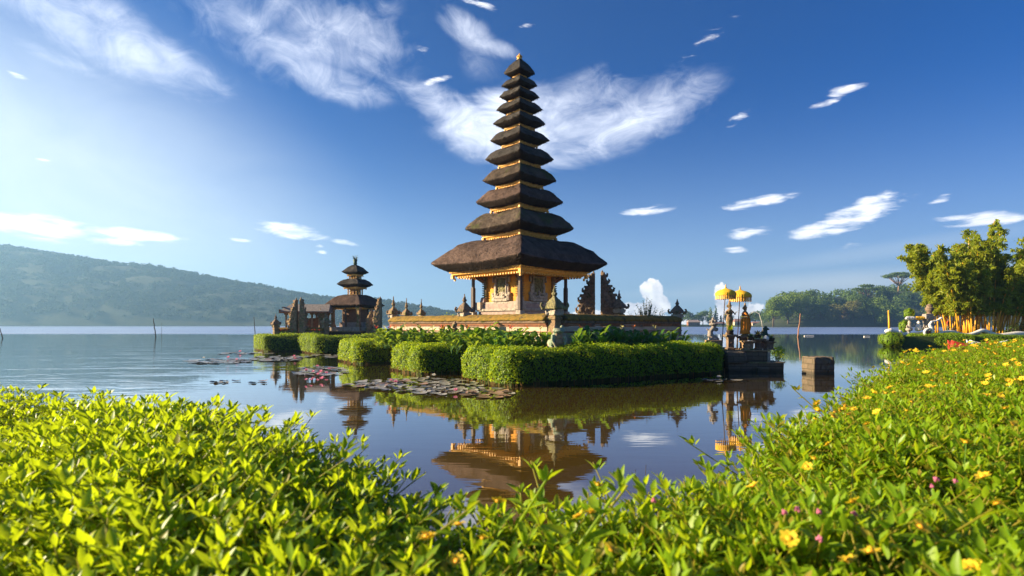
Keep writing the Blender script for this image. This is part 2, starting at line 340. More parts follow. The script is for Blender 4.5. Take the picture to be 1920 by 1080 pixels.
TMP = bpy.data.scenes.new('scratch')
def carve(mb, name, mat, parent=None, voxel=.04, amp=.02, sc=9, seed=0, smooth_it=2, mats=None, paint=None, loc=None):
    """weld the pieces into one continuous weathered surface"""
    o = mb.build('tmp', M['white']); COL.objects.unlink(o); TMP.collection.objects.link(o); r_ = o.modifiers.new('r', 'REMESH'); r_.mode = 'VOXEL'; r_.voxel_size = voxel
    if smooth_it:
        s_ = o.modifiers.new('s', 'SMOOTH'); s_.iterations = smooth_it; s_.factor = .5
    with bpy.context.temp_override(scene=TMP, view_layer=TMP.view_layers[0]):
        dg = bpy.context.evaluated_depsgraph_get(); me = bpy.data.meshes.new_from_object(o.evaluated_get(dg))
    om = o.data; bpy.data.objects.remove(o); bpy.data.meshes.remove(om)
    if amp: rough(me, amp, sc, seed)
    me.materials.clear()
    for m_ in (mats or [mat]): me.materials.append(m_)
    me.polygons.foreach_set('use_smooth', [True]*len(me.polygons))
    if paint:
        me.polygons.foreach_set('material_index', [paint(p.center) for p in me.polygons])
    me.update()
    q = bpy.data.objects.new(name, me); COL.objects.link(q)
    if parent: q.parent = parent
    if loc is not None: q.location = loc
    return q
def npmesh(name, V, Fq, rnd, mat, parent=None, smooth=True, extra=None):
    """V (n,3); Fq (m,4) quads"""
    me = bpy.data.meshes.new(name); me.vertices.add(len(V)); me.vertices.foreach_set('co', np.ascontiguousarray(V, np.float32).ravel())
    me.loops.add(Fq.size); me.loops.foreach_set('vertex_index', np.ascontiguousarray(Fq, np.int32).ravel())
    me.polygons.add(len(Fq)); k = Fq.shape[1]
    me.polygons.foreach_set('loop_start', np.arange(0, Fq.size, k, dtype=np.int32)); me.polygons.foreach_set('loop_total', np.full(len(Fq), k, np.int32))
    me.polygons.foreach_set('use_smooth', np.full(len(Fq), smooth)); 
    if rnd is not None:
        a = me.attributes.new('rnd', 'FLOAT', 'POINT'); a.data.foreach_set('value', np.ascontiguousarray(rnd, np.float32))
    me.materials.append(mat); me.update(calc_edges=True)
    o = bpy.data.objects.new(name, me); COL.objects.link(o)
    if parent: o.parent = parent
    return o
def unit(a): return a/np.maximum(np.linalg.norm(a, axis=-1, keepdims=True), 1e-9)
def leafcloud(P, N, size, aspect=.5, jit=.7, seed=0, sizevar=.4, droop=0):
    """one folded four-corner leaf per point P, lying about normal N -> V, F, rnd"""
    g = np.random.default_rng(seed); n = len(P)
    N = unit(N+g.normal(0, jit, (n,3))); T = unit(np.cross(N, g.normal(0,1,(n,3)))); T[:,2] -= droop; T = unit(T); B = unit(np.cross(N, T))
    s = (size*(1+sizevar*g.uniform(-1,1,n)))[:,None] if not hasattr(size,'__len__') else np.asarray(size)[:,None]
    V = np.stack([P-T*s*.5, P+B*s*aspect*.5+N*s*.08, P+T*s*.5, P-B*s*aspect*.5+N*s*.08], 1).reshape(-1,3)
    Fq = np.arange(n*4).reshape(n,4); return V, Fq, np.repeat(g.uniform(0,1,n), 4)
def crown_points(blobs_, per, seed, shell=.5):
    g = np.random.default_rng(seed); Ps, Ns = [], []
    for (c, r) in blobs_:
        n = max(8, int(per*(r[0]*r[1]+r[0]*r[2]+r[1]*r[2])/3)); d = unit(g.normal(0,1,(n,3)))
        rad = (1-shell*g.uniform(0,1,n)**2)[:,None]*(1+.18*np.sin(d[:,:1]*7+c[0]*3)*np.cos(d[:,1:2]*6+c[2]*5))
        Ps.append(np.array(c)+d*np.array(r)*rad); Ns.append(d)
    return np.concatenate(Ps), np.concatenate(Ns)
print('helpers ok')

# ---------------------------------------------------------------- the setting
# water: turbid brown lake, mirror-still near the shrine, wind-ruffled far out
m, t = newmat('lake_water')
geo = t.n('ShaderNodeNewGeometry'); pos = geo.outputs['Position']; sp = t.n('ShaderNodeSeparateXYZ'); t.l(pos, sp.inputs[0])
n_big = t.noise(t.mapping(pos, scale=(.012,.03,1)), 1, 4)
ydist = t.m('ADD', sp.outputs[1], t.m('MULTIPLY', t.m('SUBTRACT', n_big, .5), 24))
ruff = t.mr(ydist, 132, 146, 0, 1, True)
gentle = t.m('MULTIPLY', t.mr(t.noise(t.mapping(pos, scale=(.12,.3,1)), 1, 3, .6, .4), .44, .62, 0, 1, True), t.mr(sp.outputs[0], -7, -16, 0, 1, True))
rip = t.noise(t.mapping(pos, rot=(0,0,R(14)), scale=(.5,2.6,1)), 1.0, 3, .5, .4)
rip2 = t.noise(t.mapping(pos, scale=(1.2,3.0,1)), 1.0, 2, .5, .2)
hgt = t.m('ADD', t.m('MULTIPLY', rip, t.m('ADD', t.m('MULTIPLY', gentle, .022), .0016)), t.m('MULTIPLY', rip2, .0010))
bp = t.n('ShaderNodeBump'); bp.inputs['Strength'].default_value = 1; bp.inputs['Distance'].default_value = 1.0; t.l(hgt, bp.inputs['Height'])
far_n = t.noise(t.mapping(pos, scale=(.6,1.2,1)), 1.0, 4, .6)
bp2 = t.n('ShaderNodeBump'); bp2.inputs['Strength'].default_value = 1; bp2.inputs['Distance'].default_value = 1.0
t.l(t.m('MULTIPLY', t.m('MULTIPLY', far_n, ruff), .5), bp2.inputs['Height']); t.l(bp.outputs[0], bp2.inputs['Normal'])
gl = t.n('ShaderNodeBsdfGlossy'); t.l(t.mr(ruff, 0, 1, .012, .28), gl.inputs['Roughness']); t.l(bp2.outputs[0], gl.inputs['Normal']); gl.inputs[0].default_value = (.93,.95,.97,1)
df = t.n('ShaderNodeBsdfDiffuse'); t.l(t.mix(t.mr(sp.outputs[1], 8, 60, 0, 1), (.085,.052,.008), (.06,.058,.035)), df.inputs[0])
fr = t.n('ShaderNodeFresnel'); fr.inputs[0].default_value = 1.70; t.l(bp2.outputs[0], fr.inputs['Normal'])
fac = t.m('MINIMUM', t.m('ADD', t.m('ADD', t.m('MULTIPLY', fr.outputs[0], 1.15), .12), t.m('MULTIPLY', ruff, .4)), .97)
mx = t.n('ShaderNodeMixShader'); t.l(fac, mx.inputs[0]); t.l(df.outputs[0], mx.inputs[1]); t.l(gl.outputs[0], mx.inputs[2])
o_ = t.n('ShaderNodeOutputMaterial'); t.l(mx.outputs[0], o_.inputs[0]); M['water'] = m
mb = MB(); mb.add([(-3500,-20,0),(3500,-20,0),(3500,3500,0),(-3500,3500,0)], [(0,1,2,3)])
tag(mb.build('water', M['water']), kind='structure')
mb = MB(); mb.add([(-4000,-400,-2.5),(4000,-400,-2.5),(4000,4000,-2.5),(-4000,4000,-2.5)], [(0,1,2,3)])
tag(mb.build('ground', M['soil']), kind='structure')

# far-left mountain
ridge = [(-1500,440),(-700,425),(-300,432),(0,459),(60,467),(120,477),(215,492),(300,500),(400,520),(450,529),(500,537),(560,550),(600,556),(650,561),(700,560),(780,574),(840,584),(900,594),(980,603),(1100,609),(1200,610)]
rx = np.array([a for a, b in ridge]); ry = np.array([b for a, b in ridge])
YS, YR = 1090., 1420.
def hill_pt(px, s):
    Y = YS+(YR-YS)*s if s <= 1 else YR+(s-1)*500
    top = (HZ-np.interp(px, rx, ry))/F*YR; X = (px-960)/F*Y
    return X, Y, top
nx, ns = 170, 16; V = []; 
for j in range(ns+4):
    s = j/ns
    for i in range(nx+1):
        px = -1500+i*(2700/nx); X, Y, top = hill_pt(px, s)
        h = top*(min(s,1)**.75 if s <= 1 else max(0, 1-(s-1)*2.2)); h += noise.noise(Vector((X*.012, Y*.012, 0)))*10*min(1, h/40)
        V.append((X, Y, max(h, 0)+ (1.0 if 0 < s else -1.5)))
Fq = [(j*(nx+1)+i, j*(nx+1)+i+1, (j+1)*(nx+1)+i+1, (j+1)*(nx+1)+i) for j in range(ns+3) for i in range(nx)]
mb = MB(); mb.add(V, Fq); tag(mb.build('hills', M['hill'], smooth=True), kind='structure')
g = np.random.default_rng(3); BL = []
for k in range(4200):
    px = g.uniform(-500, 1060); s = 1.0 if k % 3 == 0 else g.uniform(.05, 1.0)
    if k % 3 == 0: s = g.uniform(.9, 1.04)
    X, Y, top = hill_pt(px, s); h = top*min(s,1)**.75
    if top < 6: continue
    r = g.uniform(3.5, 9)*(1.0 if s < .9 else .75)*(1.25 if g.uniform() < .12 else 1)
    r = min(r, 2.5+top*.12)
    BL.append(((X, Y, h+r*.15), (r*g.uniform(.8,1.4), r, r*g.uniform(.6,1.15))))
P, N = crown_points(BL, 1.1, 5, .25)
V_, F_, r_ = leafcloud(P, N, 4.2, .8, .5, 9)
fo = tag(npmesh('forest', V_, F_, r_, L['farwood'], smooth=False), kind='stuff')

# right-hand shores
def shore(name, outline, top, mat, base=-1.2, rise=None):
    mb = MB(); n = len(outline); cx = sum(p[0] for p in outline)/n; cy_ = sum(p[1] for p in outline)/n
    vs_ = [(x, y, base) for x, y in outline]+[(x, y, top) for x, y in outline]
    fs = [(i, (i+1) % n, (i+1) % n+n, i+n) for i in range(n)]+[tuple(range(n, 2*n))]
    mb.add(vs_, fs); return tag(mb.build(name, mat), kind='structure')
def hill_h(X, Y):      # wooded headland on the right
    px = 960+X/Y*F
    yy = np.interp(px, [1418,1440,1470,1520,1600,1680,1760,1900,2200,2600], [609,588,562,554,550,541,531,518,508,520])
    return max(0.6, (HZ-yy)/F*700*min(1, max(0, (Y-628)/90)))
V = []; nx, ns = 60, 14
for j in range(ns):
    for i in range(nx+1):
        px = 1410+i*(1300/nx); Y = 622+j*22+ (8*math.sin(i*.7) if j == 0 else 0); X = (px-960)/F*Y
        V.append((X, Y, -1 if j == 0 else hill_h(X, Y)))
mb = MB(); mb.add(V, [(j*(nx+1)+i, j*(nx+1)+i+1, (j+1)*(nx+1)+i+1, (j+1)*(nx+1)+i) for j in range(ns-1) for i in range(nx)])
tag(mb.build('headland_ground', M['hill'], smooth=True), kind='structure')
V = []
for j, Y in enumerate((745, 752, 800, 900)):
    for i in range(31):
        px = 1235+i*9; V.append(((px-960)/F*Y, Y, -1 if j == 0 else 1.2+j*.6))
mb = MB(); mb.add(V, [(j*31+i, j*31+i+1, (j+1)*31+i+1, (j+1)*31+i) for j in range(3) for i in range(30)])
tag(mb.build('far_shore', M['grass']), kind='structure')

# ---------------------------------------------------------------- trees
def tree(name, base, h, wdt, label, lm='tree', card=1.2, per=3.0, shape='round', seed=0, group=None, trunk='bark', tfrac=.35, cat='tree', nb=12):
    g = random.Random(seed); root = empty(name, base, label, cat, group)
    tr = MB(); lean = g.uniform(-.05,.05)*h
    th = h*tfrac; tr.tube([(0,0,-1),(lean*.4,0,th*.6),(lean,0,h*.75)], [h*.035, h*.026, h*.008], 7)
    B = []
    if shape == 'round':
        for k in range(nb):
            a = g.uniform(0, 6.28); q = g.uniform(0,1); z = th+(h-th)*(.15+.72*q); rr = wdt*.5*(1-.55*abs(q-.35)); rad = wdt*g.uniform(.15,.26)
            d = rr*g.uniform(.2,.75); c_ = (lean+d*math.cos(a), d*math.sin(a), z); B.append((c_, (rad, rad, rad*g.uniform(.6,.85))))
            tr.tube([(lean*.6,0,th*g.uniform(.5,.95)), (c_[0]*.6, c_[1]*.6, z*.8), c_], [h*.014, h*.009, h*.004], 5)
    elif shape == 'umbrella':
        for k in range(nb):
            a = k*6.28/nb*1.0+g.uniform(-.2,.2); d = wdt*.5*(.85 if k % 3 else .3); rad = wdt*g.uniform(.10,.15); z = h*(.86-.16*(d/wdt*2)**2)
            c_ = (lean+d*math.cos(a), d*math.sin(a)*.7, z); B.append((c_, (rad*1.5, rad*1.3, rad*.42)))
            tr.tube([(lean*.5,0,h*.35),(c_[0]*.5, c_[1]*.5, h*.55), c_], [h*.022, h*.016, h*.006], 5)
    elif shape == 'cone':
        for k in range(nb):
            q = k/nb; z = h*(.2+.75*q); rad = wdt*.5*(1-q*.85); a = g.uniform(0,6.28)
            B.append(((rad*.3*math.cos(a), rad*.3*math.sin(a), z), (rad*.8, rad*.8, rad*.55+h*.03)))
    tr.build('trunk', M[trunk], root, smooth=True)
    P, N = crown_points(B, per*6/(card*card), seed+1)
    V_, F_, r_ = leafcloud(P, N, card, .8, .6, seed+2); npmesh('crown', V_, F_, r_, L[lm], root, smooth=False)
    return root
# the wood on the headland: one mass behind, separate trees where one can tell them apart
BL = []; g = np.random.default_rng(12)
for k in range(230):
    px = g.uniform(1440, 2050); Y = g.uniform(650, 790); X = (px-960)/F*Y; z = hill_h(X, Y); r = g.uniform(4.5, 9.5)
    BL.append(((X, Y, z+r*.55), (r*1.1, r, r*g.uniform(.7,1.0))))
P, N = crown_points(BL, 2.6, 15, .3); V_, F_, r_ = leafcloud(P, N, 2.2, .8, .55, 19)
tag(npmesh('wood', V_, F_, r_, L['tree'], smooth=False), kind='stuff')
HT = [ # px, top y, base y, Y, width px, leaf, shape, label
 (1450,560,612,632,44,'treelit','round','low pale green tree at the left tip of the wooded headland'),
 (1478,551,612,640,60,'treelit','round','broad light green tree second from the left tip of the headland'),
 (1498,548,606,660,56,'treelit','round','tall bright green tree above the left end of the headland wood'),
 (1522,543,600,690,34,'tree','round','dark round-topped tree poking above the headland skyline left of its middle'),
 (1540,560,612,650,58,'tree','round','wide dark green tree behind the leaning red pole'),
 (1562,574,613,636,46,'treeyellow','round','olive tree at the waterline left of the orange-blossomed tree'),
 (1578,577,613,630,36,'treered','round','tree with orange-red blossom at the foot of the headland'),
 (1600,566,613,634,40,'treeyellow','round','yellowish tree at the waterline right of the orange-blossomed tree'),
 (1557,545,590,700,26,'tree','cone','small pointed dark tree on the skyline near the middle of the headland'),
 (1592,541,590,700,22,'tree','cone','slim conifer sticking up on the headland skyline'),
 (1624,527,585,700,44,'tree','umbrella','flat-topped dark tree leaning over the skyline left of the umbrella tree'),
 (1612,556,613,650,50,'tree','round','dark full-crowned tree on the slope below the flat-topped skyline tree'),
 (1640,560,613,640,54,'treelit','round','light green spreading tree above the shore near the round bushes'),
 (1655,535,580,710,44,'tree','round','dark tree on the skyline just left of the umbrella tree'),
 (1684,506,552,700,52,'tree','umbrella','umbrella-shaped tree with bare pale limbs topping the headland'),
 (1672,572,613,630,48,'treelit','round','bright tree at the waterline left of the clipped green column'),
 (1700,545,600,690,54,'tree','round','dark tree on the slope between umbrella tree and bamboo'),
 (1655,590,613,627,30,'treelit','round','small bright bush-like tree at the shore behind the orange stake')]
for i, (px, ty, by, Y, wd, lf, shp, lb) in enumerate(HT):
    b = at(px, by, Y); b.z = max(.4, b.z)
    tree('umbrella_tree' if shp == 'umbrella' else ('conifer_tree' if shp == 'cone' else 'broadleaf_tree'), b, (by-ty)/F*Y, wd/F*Y, lb, lf, 1.5, 2.6, shp, 40+i, 'trees on the wooded headland', 'palebark' if 'pale limbs' in lb else 'bark', nb=14)
FT = [(1290,585,'dark round tree on the far shore right of the temple wall','round',26,'tree'),(1305,590,'low tree on the far shore beside the pale-roofed shed','round',22,'tree'),
 (1318,583,'bushy dark tree on the far shore left of the paired conifers','round',26,'tree'),(1332,574,'light green conifer, left one of the tall pair on the far shore','cone',16,'treelit'),
 (1342,571,'dark slim conifer, right one of the tall pair on the far shore','cone',12,'tree'),(1275,588,'tree at the left end of the far shore, against the temple wall','round',24,'tree'),
 (1352,590,'small pointed tree right of the paired conifers','cone',8,'tree'),(1366,592,'low tree behind the left yellow parasol pole','round',26,'tree'),(1416,586,'tree behind the dark frog statue on the far shore','round',34,'tree'),
 (1400,590,'low tree behind the orange-draped statue on the far shore','round',26,'tree'),(1434,588,'olive tree where the far shore meets the headland','round',30,'treeyellow')]
for i, (px, ty, lb, shp, wd, lf) in enumerate(FT):
    Y = 775+random.uniform(-5,12); b = at(px, 611, Y); b.z = 2
    tree('conifer_tree' if shp == 'cone' else 'broadleaf_tree', b, (610-ty)/F*Y, wd/F*Y, lb, lf, 1.7, 2.4, shp, 90+i, 'trees on the far shore')
def shed(px, wpx, Y, h, mat_wall, mat_roof, label):
    b = at(px, 611, Y); b.z = 1.5; wd = wpx/F*Y; root = empty('lakeside_building', b, label, 'building', 'buildings on the far shore')
    mb = MB(); mb.box((0,0,h*.3), (wd*.92, 7, h*.6)); 
    for k in range(6): mb.box((-wd*.4+k*wd*.16, -3.6, h*.25), (wd*.07, .3, h*.34), mi=1)
    mb.build('wall', [M[mat_wall], M['darkwood']], root)
    mb = MB(); mb.add([(-wd/2,-5,h*.6),(wd/2,-5,h*.6),(wd/2,5,h*.6),(-wd/2,5,h*.6),(-wd*.38,0,h),(wd*.38,0,h)], [(3,2,1,0),(0,1,5,4),(1,2,5),(2,3,4,5),(3,0,4)])
    mb.build('roof', M[mat_roof], root)
shed(1300, 24, 752, 7.5, 'brick', 'pinkstone', 'low red-walled shed with a pale roof on the far shore')
shed(1345, 30, 765, 5, 'plaster', 'tile', 'low cream building behind the stone fish statue on the far shore')
shed(1386, 22, 760, 9, 'plaster', 'tile', 'red-roofed building behind the orange-draped statue')
shed(1425, 34, 752, 5.5, 'plaster', 'tile', 'long low cream building with red roof left of the headland')
print('trees ok')

# ---------------------------------------------------------------- temple island: ground and stepped clipped hedges
UA = R(31); U = Vector((math.cos(UA), math.sin(UA), 0)); Vv = Vector((-math.sin(UA), math.cos(UA), 0))
def uv(p, a, b): q = Vector((p[0], p[1], 0))+U*a+Vv*b; return (q.x, q.y)
K3 = (-.19, 20.0); K2 = (-4.17, 24.8); K1 = (-8.7, 31.5); J2 = (-14.7, 42.3); J1 = (-20.4, 46.5)
shore('island_ground', [uv(K3,.5,.5), uv(K3,11.9,.6), (11.7,29.5), (10.5,33), (11,45), (2,52), (-8,45), uv(K1,1.5,5), uv(K1,.5,3), uv(K1,.6,.5), uv(K1,4.6,.5), uv(K2,.4,3.0), uv(K2,.5,.6), uv(K2,4.1,.4), uv(K3,.5,3.0)], 1.02, M['grass'])
shore('shrine_island_ground', [uv(J2,.5,.5), uv(J2,9,.6), (-5,48), (-4,66), (-30,66), uv(J1,.3,5), uv(J1,.5,.5), uv(J1,5,.5), uv(J2,.4,3)], 1.0, M['grass'])

def hedge(name, rects, z1, label, size=.075, dens=620, lm='hedge', z0=.12, seed=0, group=None, roots=True, bulge=.10):
    """rects: (corner, angle, length, thickness, bend) rounded boxes of leaves over a dark twig core"""
    g = np.random.default_rng(seed); Ps, Ns, core, rt = [], [], MB(), MB()
    base = rects[0][0]; root = empty(name, (base[0], base[1], 0), label, 'hedge', group)
    for (c0, ang, Ln, Th) in rects:
        u = np.array([math.cos(ang), math.sin(ang), 0]); v = np.array([-math.sin(ang), math.cos(ang), 0]); H = z1-z0
        o3 = np.array([c0[0]-base[0], c0[1]-base[1], z0])
        rr = min(.46, Th*.4)
        faces = [(Ln*H, lambda a,b: (a*Ln, 0*a, b*H), (0,-1,0)), (Ln*H, lambda a,b: (a*Ln, 0*a+Th, b*H), (0,1,0)), (Th*H, lambda a,b: (0*a, a*Th, b*H), (-1,0,0)),
                 (Th*H, lambda a,b: (0*a+Ln, a*Th, b*H), (1,0,0)), (Ln*Th, lambda a,b: (a*Ln, b*Th, 0*a+H), (0,0,1))]
        for (area, fn, nn) in faces:
            n = int(area*dens*(1.0 if nn != (0,1,0) else .35)); a, b = g.uniform(0,1,n), g.uniform(0,1,n); X, Y, Z = fn(a, b)
            Q = np.stack([X, Y, Z], 1); lo = np.array([rr, rr, -9]); hi = np.array([Ln-rr, Th-rr, H-rr]); C = np.clip(Q, lo, hi)
            d = Q-C; Nn = unit(d+np.array(nn)*1e-3); Q = C+Nn*rr*1.0
            wob = .5*np.sin(Q[:,0]*3.1+Q[:,2]*2.3+seed)+.5*np.sin(Q[:,0]*7.3+Q[:,1]*5.1+Q[:,2]*6)+.35*np.sin(Q[:,0]*17+Q[:,2]*19+Q[:,1]*13)
            Q = Q+Nn*(wob*.06+.05*np.sin(Q[:,:1].ravel()*1.3+seed*2)+g.uniform(-.07,.07,n)*(1+1.2*(g.uniform(0,1,n) > .93))-.02)[:,None]
            Q[:,1] += np.where(Z < .25, 0, 0)
            Ps.append(o3+Q[:,:1]*u+Q[:,1:2]*v+Q[:,2:3]*np.array([0,0,1])); Ns.append(Nn[:,:1]*u+Nn[:,1:2]*v+Nn[:,2:3]*np.array([0,0,1]))
        cc = o3+u*Ln/2+v*Th/2; core.box((cc[0], cc[1], z0+H/2-.06), (Ln-.28, Th-.28, H-.20), ang)
        if roots:
            for e, (s0, dv, ln_) in enumerate(((o3, u, Ln), (o3, v, Th))):
                for k in range(int(ln_*15)):
                    q = s0+dv*g.uniform(0, ln_)+(v if e == 0 else u)*g.uniform(.02,.16); zt = z0+g.uniform(.02,.16)
                    rt.tube([(q[0]+g.uniform(-.04,.04), q[1]+g.uniform(-.04,.04), -.05), (q[0], q[1], zt)], g.uniform(.003,.009), 4, cap=False)
    core.build('twigs', M['hedgecore'], root, bevel=.30)
    if roots: tag(rt.build('root_fringe', M['roots'], root), kind='stuff')
    P = np.concatenate(Ps); N = np.concatenate(Ns); V_, F_, r_ = leafcloud(P, N, size, .62, .55, seed+1)
    npmesh('foliage', V_, F_, r_, L[lm], root, smooth=False)
    return root
VA = UA
hedge('clipped_hedge', [(K3, VA, 11.7, 1.35), (uv(K3,0,1.35), VA, 1.5, 2.3)], 1.36, 'largest clipped hedge block, nearest the camera below the frog statue', .075, 640, seed=1)
hedge('clipped_hedge', [(K2, VA, 4.6, 1.4), (uv(K2,0,1.4), VA, 1.5, 2.2)], 1.34, 'middle clipped hedge block with a sunlit left end, left of the largest one', .075, 560, seed=2)
hedge('clipped_hedge', [(K1, VA, 4.9, 1.4), (uv(K1,0,1.4), VA, 1.5, 2.6)], 1.32, 'small clipped hedge block at the left tip of the temple island', .08, 480, seed=3)
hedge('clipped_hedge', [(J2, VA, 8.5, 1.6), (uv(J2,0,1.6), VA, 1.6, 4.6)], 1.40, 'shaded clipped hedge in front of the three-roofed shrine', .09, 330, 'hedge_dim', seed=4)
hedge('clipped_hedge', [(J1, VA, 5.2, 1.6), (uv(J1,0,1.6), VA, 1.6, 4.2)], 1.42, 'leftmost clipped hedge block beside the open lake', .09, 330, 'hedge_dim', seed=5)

# ---------------------------------------------------------------- the eleven-roofed tower
SQ = 2*math.pi/4
def roof_mesh(Rr, rn, rc, H, T, seed, n=14, sag=.035, hump=True, r0=.36, pw=2.3):
    """square thatched roof, corners on the axes; z=0 at the eave tips"""
    mb = MB(); rows = []
    ups = np.linspace(rn, .97, 11)
    for r in ups:
        q = max(0, (r-r0)/(1-r0)); h = H*(1-q**pw)*(1-.16*max(0,(r0-r)/max(.02,r0-rn))*(r0 > .4)) if hump else H*(1-((r-rn)/(1-rn))**1.55); rows.append((r, h, 1))
    rows += [(.992, H*.06, .9), (1.003, -.01*T, .8), (.985, -.16*T, .8), (rc+(1-rc)*.55, -.60*T, .6), (rc+.01, -T, .4), (rn*.8, -T*1.0, 0)]
    vs_ = []
    for ri, (r, h, k) in enumerate(rows):
        for s in range(4):
            for i in range(n):
                t_ = i/n; a0, a1 = s*SQ, (s+1)*SQ
                x = (1-t_)*math.cos(a0)+t_*math.cos(a1); y = (1-t_)*math.sin(a0)+t_*math.sin(a1)
                m_ = 4*t_*(1-t_); bul = 1+.045*m_*(1 if r < .9 else -.25)
                tip = 1+.02*(1-m_)**6*k
                X, Y = x*r*Rr*bul*tip, y*r*Rr*bul*tip; z = h-sag*Rr*m_*k*min(1, r*1.3)
                nz = noise.noise(Vector((X*1.7+seed, Y*1.7, z*2)))*.035*Rr**.5+noise.noise(Vector((X*5+seed, Y*5, z*5)))*.02*Rr**.5
                f_ = 1+nz/max(Rr*r, .3)*(1 if k else 0); vs_.append((X*f_, Y*f_, z+nz*.8*k))
    m4 = 4*n; fs = []
    for j in range(len(rows)-1):
        for i in range(m4): fs.append(((j+1)*m4+i, (j+1)*m4+(i+1) % m4, j*m4+(i+1) % m4, j*m4+i))
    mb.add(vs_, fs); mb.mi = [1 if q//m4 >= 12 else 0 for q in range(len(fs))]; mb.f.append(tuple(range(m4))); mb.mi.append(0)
    g = random.Random(int(seed*10)+5); tv, tf, tj = [], [], []; ws = [max(.05, (Vector(vs_[(j+1)*m4])-Vector(vs_[j*m4])).length*max(.2, rows[j][0])) for j in range(len(rows)-2)]
    for k in range(int(900+1500*Rr)):                 # loose fibre tufts lying down the slope
        j = g.choices(range(len(ws)), ws)[0]; i = g.randrange(m4); a, b_, c_, d_ = Vector(vs_[j*m4+i]), Vector(vs_[j*m4+(i+1) % m4]), Vector(vs_[(j+1)*m4+(i+1) % m4]), Vector(vs_[(j+1)*m4+i]); u_, v_ = g.random(), g.random()
        p = (a*(1-u_)+b_*u_)*(1-v_)+(d_*(1-u_)+c_*u_)*v_; dn = ((d_+c_)-(a+b_)).normalized(); sd_ = (b_-a).normalized(); nn = dn.cross(sd_).normalized(); nn = nn if nn.dot(Vector((p.x, p.y, .5 if j < 11 else -.2))) > 0 else -nn
        L_ = g.uniform(.07,.17)*min(1, .5+Rr*.2); w_ = g.uniform(.012,.03); dn = (dn+sd_*g.uniform(-.3,.3)+nn*g.uniform(.05,.3)).normalized(); q = len(tv)
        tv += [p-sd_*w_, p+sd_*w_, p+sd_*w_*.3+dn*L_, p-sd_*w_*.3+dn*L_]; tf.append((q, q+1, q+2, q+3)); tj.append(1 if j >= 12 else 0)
    mb.add(tv, tf); mb.mi[-len(tf):] = tj; return mb
def sq_ring(mb, r0, r1, z0, z1, mi=0):        # square moulding, corners on the axes, outer radius r0 bottom, r1 top
    mb.lathe([(r0, z0), (r1, z1)], n=4, mi=mi)
def cornice(Rc, hgt_):
    mb = MB(); a = hgt_*.85
    mb.lathe([(Rc*.90, -a), (Rc*.93, -a*.72), (Rc*.93, -a*.66)], n=4)
    mb.lathe([(Rc*.965, -a*.658), (Rc*.975, -a*.36)], n=4, mi=0)
    mb.lathe([(Rc*.93, -a*.358), (Rc*.93, -a*.30)], n=4, mi=1)
    mb.lathe([(Rc*1.0, -a*.298), (Rc*1.01, 0)], n=4)
    for k in range(4):
        c_, s_ = math.cos(k*SQ), math.sin(k*SQ)
        mb.box((c_*Rc*.95, s_*Rc*.95, -a*1.0), (a*.55, a*.55, a*.7), R(45)); mb.box((c_*Rc*.92, s_*Rc*.92, -a*1.5), (a*.3, a*.3, a*.5), R(45))
    for s in range(4):                          # dentils along each side
        a0, a1 = s*SQ, (s+1)*SQ; nn = max(5, int(Rc*1.414/(a*.75)))
        for i in range(1, nn):
            t_ = i/nn; x = (1-t_)*math.cos(a0)+t_*math.cos(a1); y = (1-t_)*math.sin(a0)+t_*math.sin(a1)
            mb.box((x*Rc*.90, y*Rc*.90, -a*1.12), (a*.3, a*.3, a*.28), R(45), mi=0)
    return mb
def neck(rn, z0, z1):
    mb = MB(); h = z1-z0
    mb.lathe([(rn*.86, z0-h*.5), (rn*.86, z1)], n=4, mi=1)
    mb.lathe([(rn, z0), (rn, z0+h*.22)], n=4); mb.lathe([(rn*.94, z0+h*.221), (rn*.94, z0+h*.42)], n=4, mi=2)
    mb.lathe([(rn*1.02, z1-h*.2), (rn*1.1, z1)], n=4)
    for s in range(4):
        a0, a1 = s*SQ, (s+1)*SQ
        for i in range(0, 6):
            t_ = i/5; x = (1-t_)*math.cos(a0)+t_*math.cos(a1); y = (1-t_)*math.sin(a0)+t_*math.sin(a1)
            wd = rn*(.13 if i in (0,5) else .06); mb.box((x*rn*.93, y*rn*.93, (z0+z1)/2), (wd, wd, h*.98), R(45), mi=0 if i in (0,5) else 2)
    return mb
TY = 34.0; TX = (974-960)/F*TY
def tz(y): return CH+(HZ-y)/F*TY
def tw(wpx): return wpx/2/F*TY
#        L    R    ytip  yhump cL    cR   ycornice(bottom) neck w  yneckbottom
TI = [(811,1135,495.0,453,840,1103,510, 132, 0),
      (872.4,1073,429.0,401,903,1045.6,441, 87, 452),
      (893.7,1055,379.0,356,917.8,1029,391, 76, 400.5),
      (906,1043,338.5,316.5,929,1019.6,348, 64, 357),
      (910,1036,298.7,280,932.6,1014,309.5, 56, 317),
      (919,1028.5,263.3,247,938,1006.7,272, 50, 280),
      (925,1022,231.9,218,942,1000,240, 43, 247.5),
      (929.5,1014,206,193,946.5,995,212.5, 36, 219),
      (936,1009.5,181.9,169.5,950,992,188, 31, 194.5),
      (939,1004,160.5,149,955,988,166, 25, 171.5),
      (944,1001.5,137.4,112,959,986,143, 20, 150)]
tower = empty('pagoda_tower', (TX, TY, 1.0), 'tall slender pagoda tower with eleven stacked black thatch roofs and gilded cornices', 'pagoda', None)
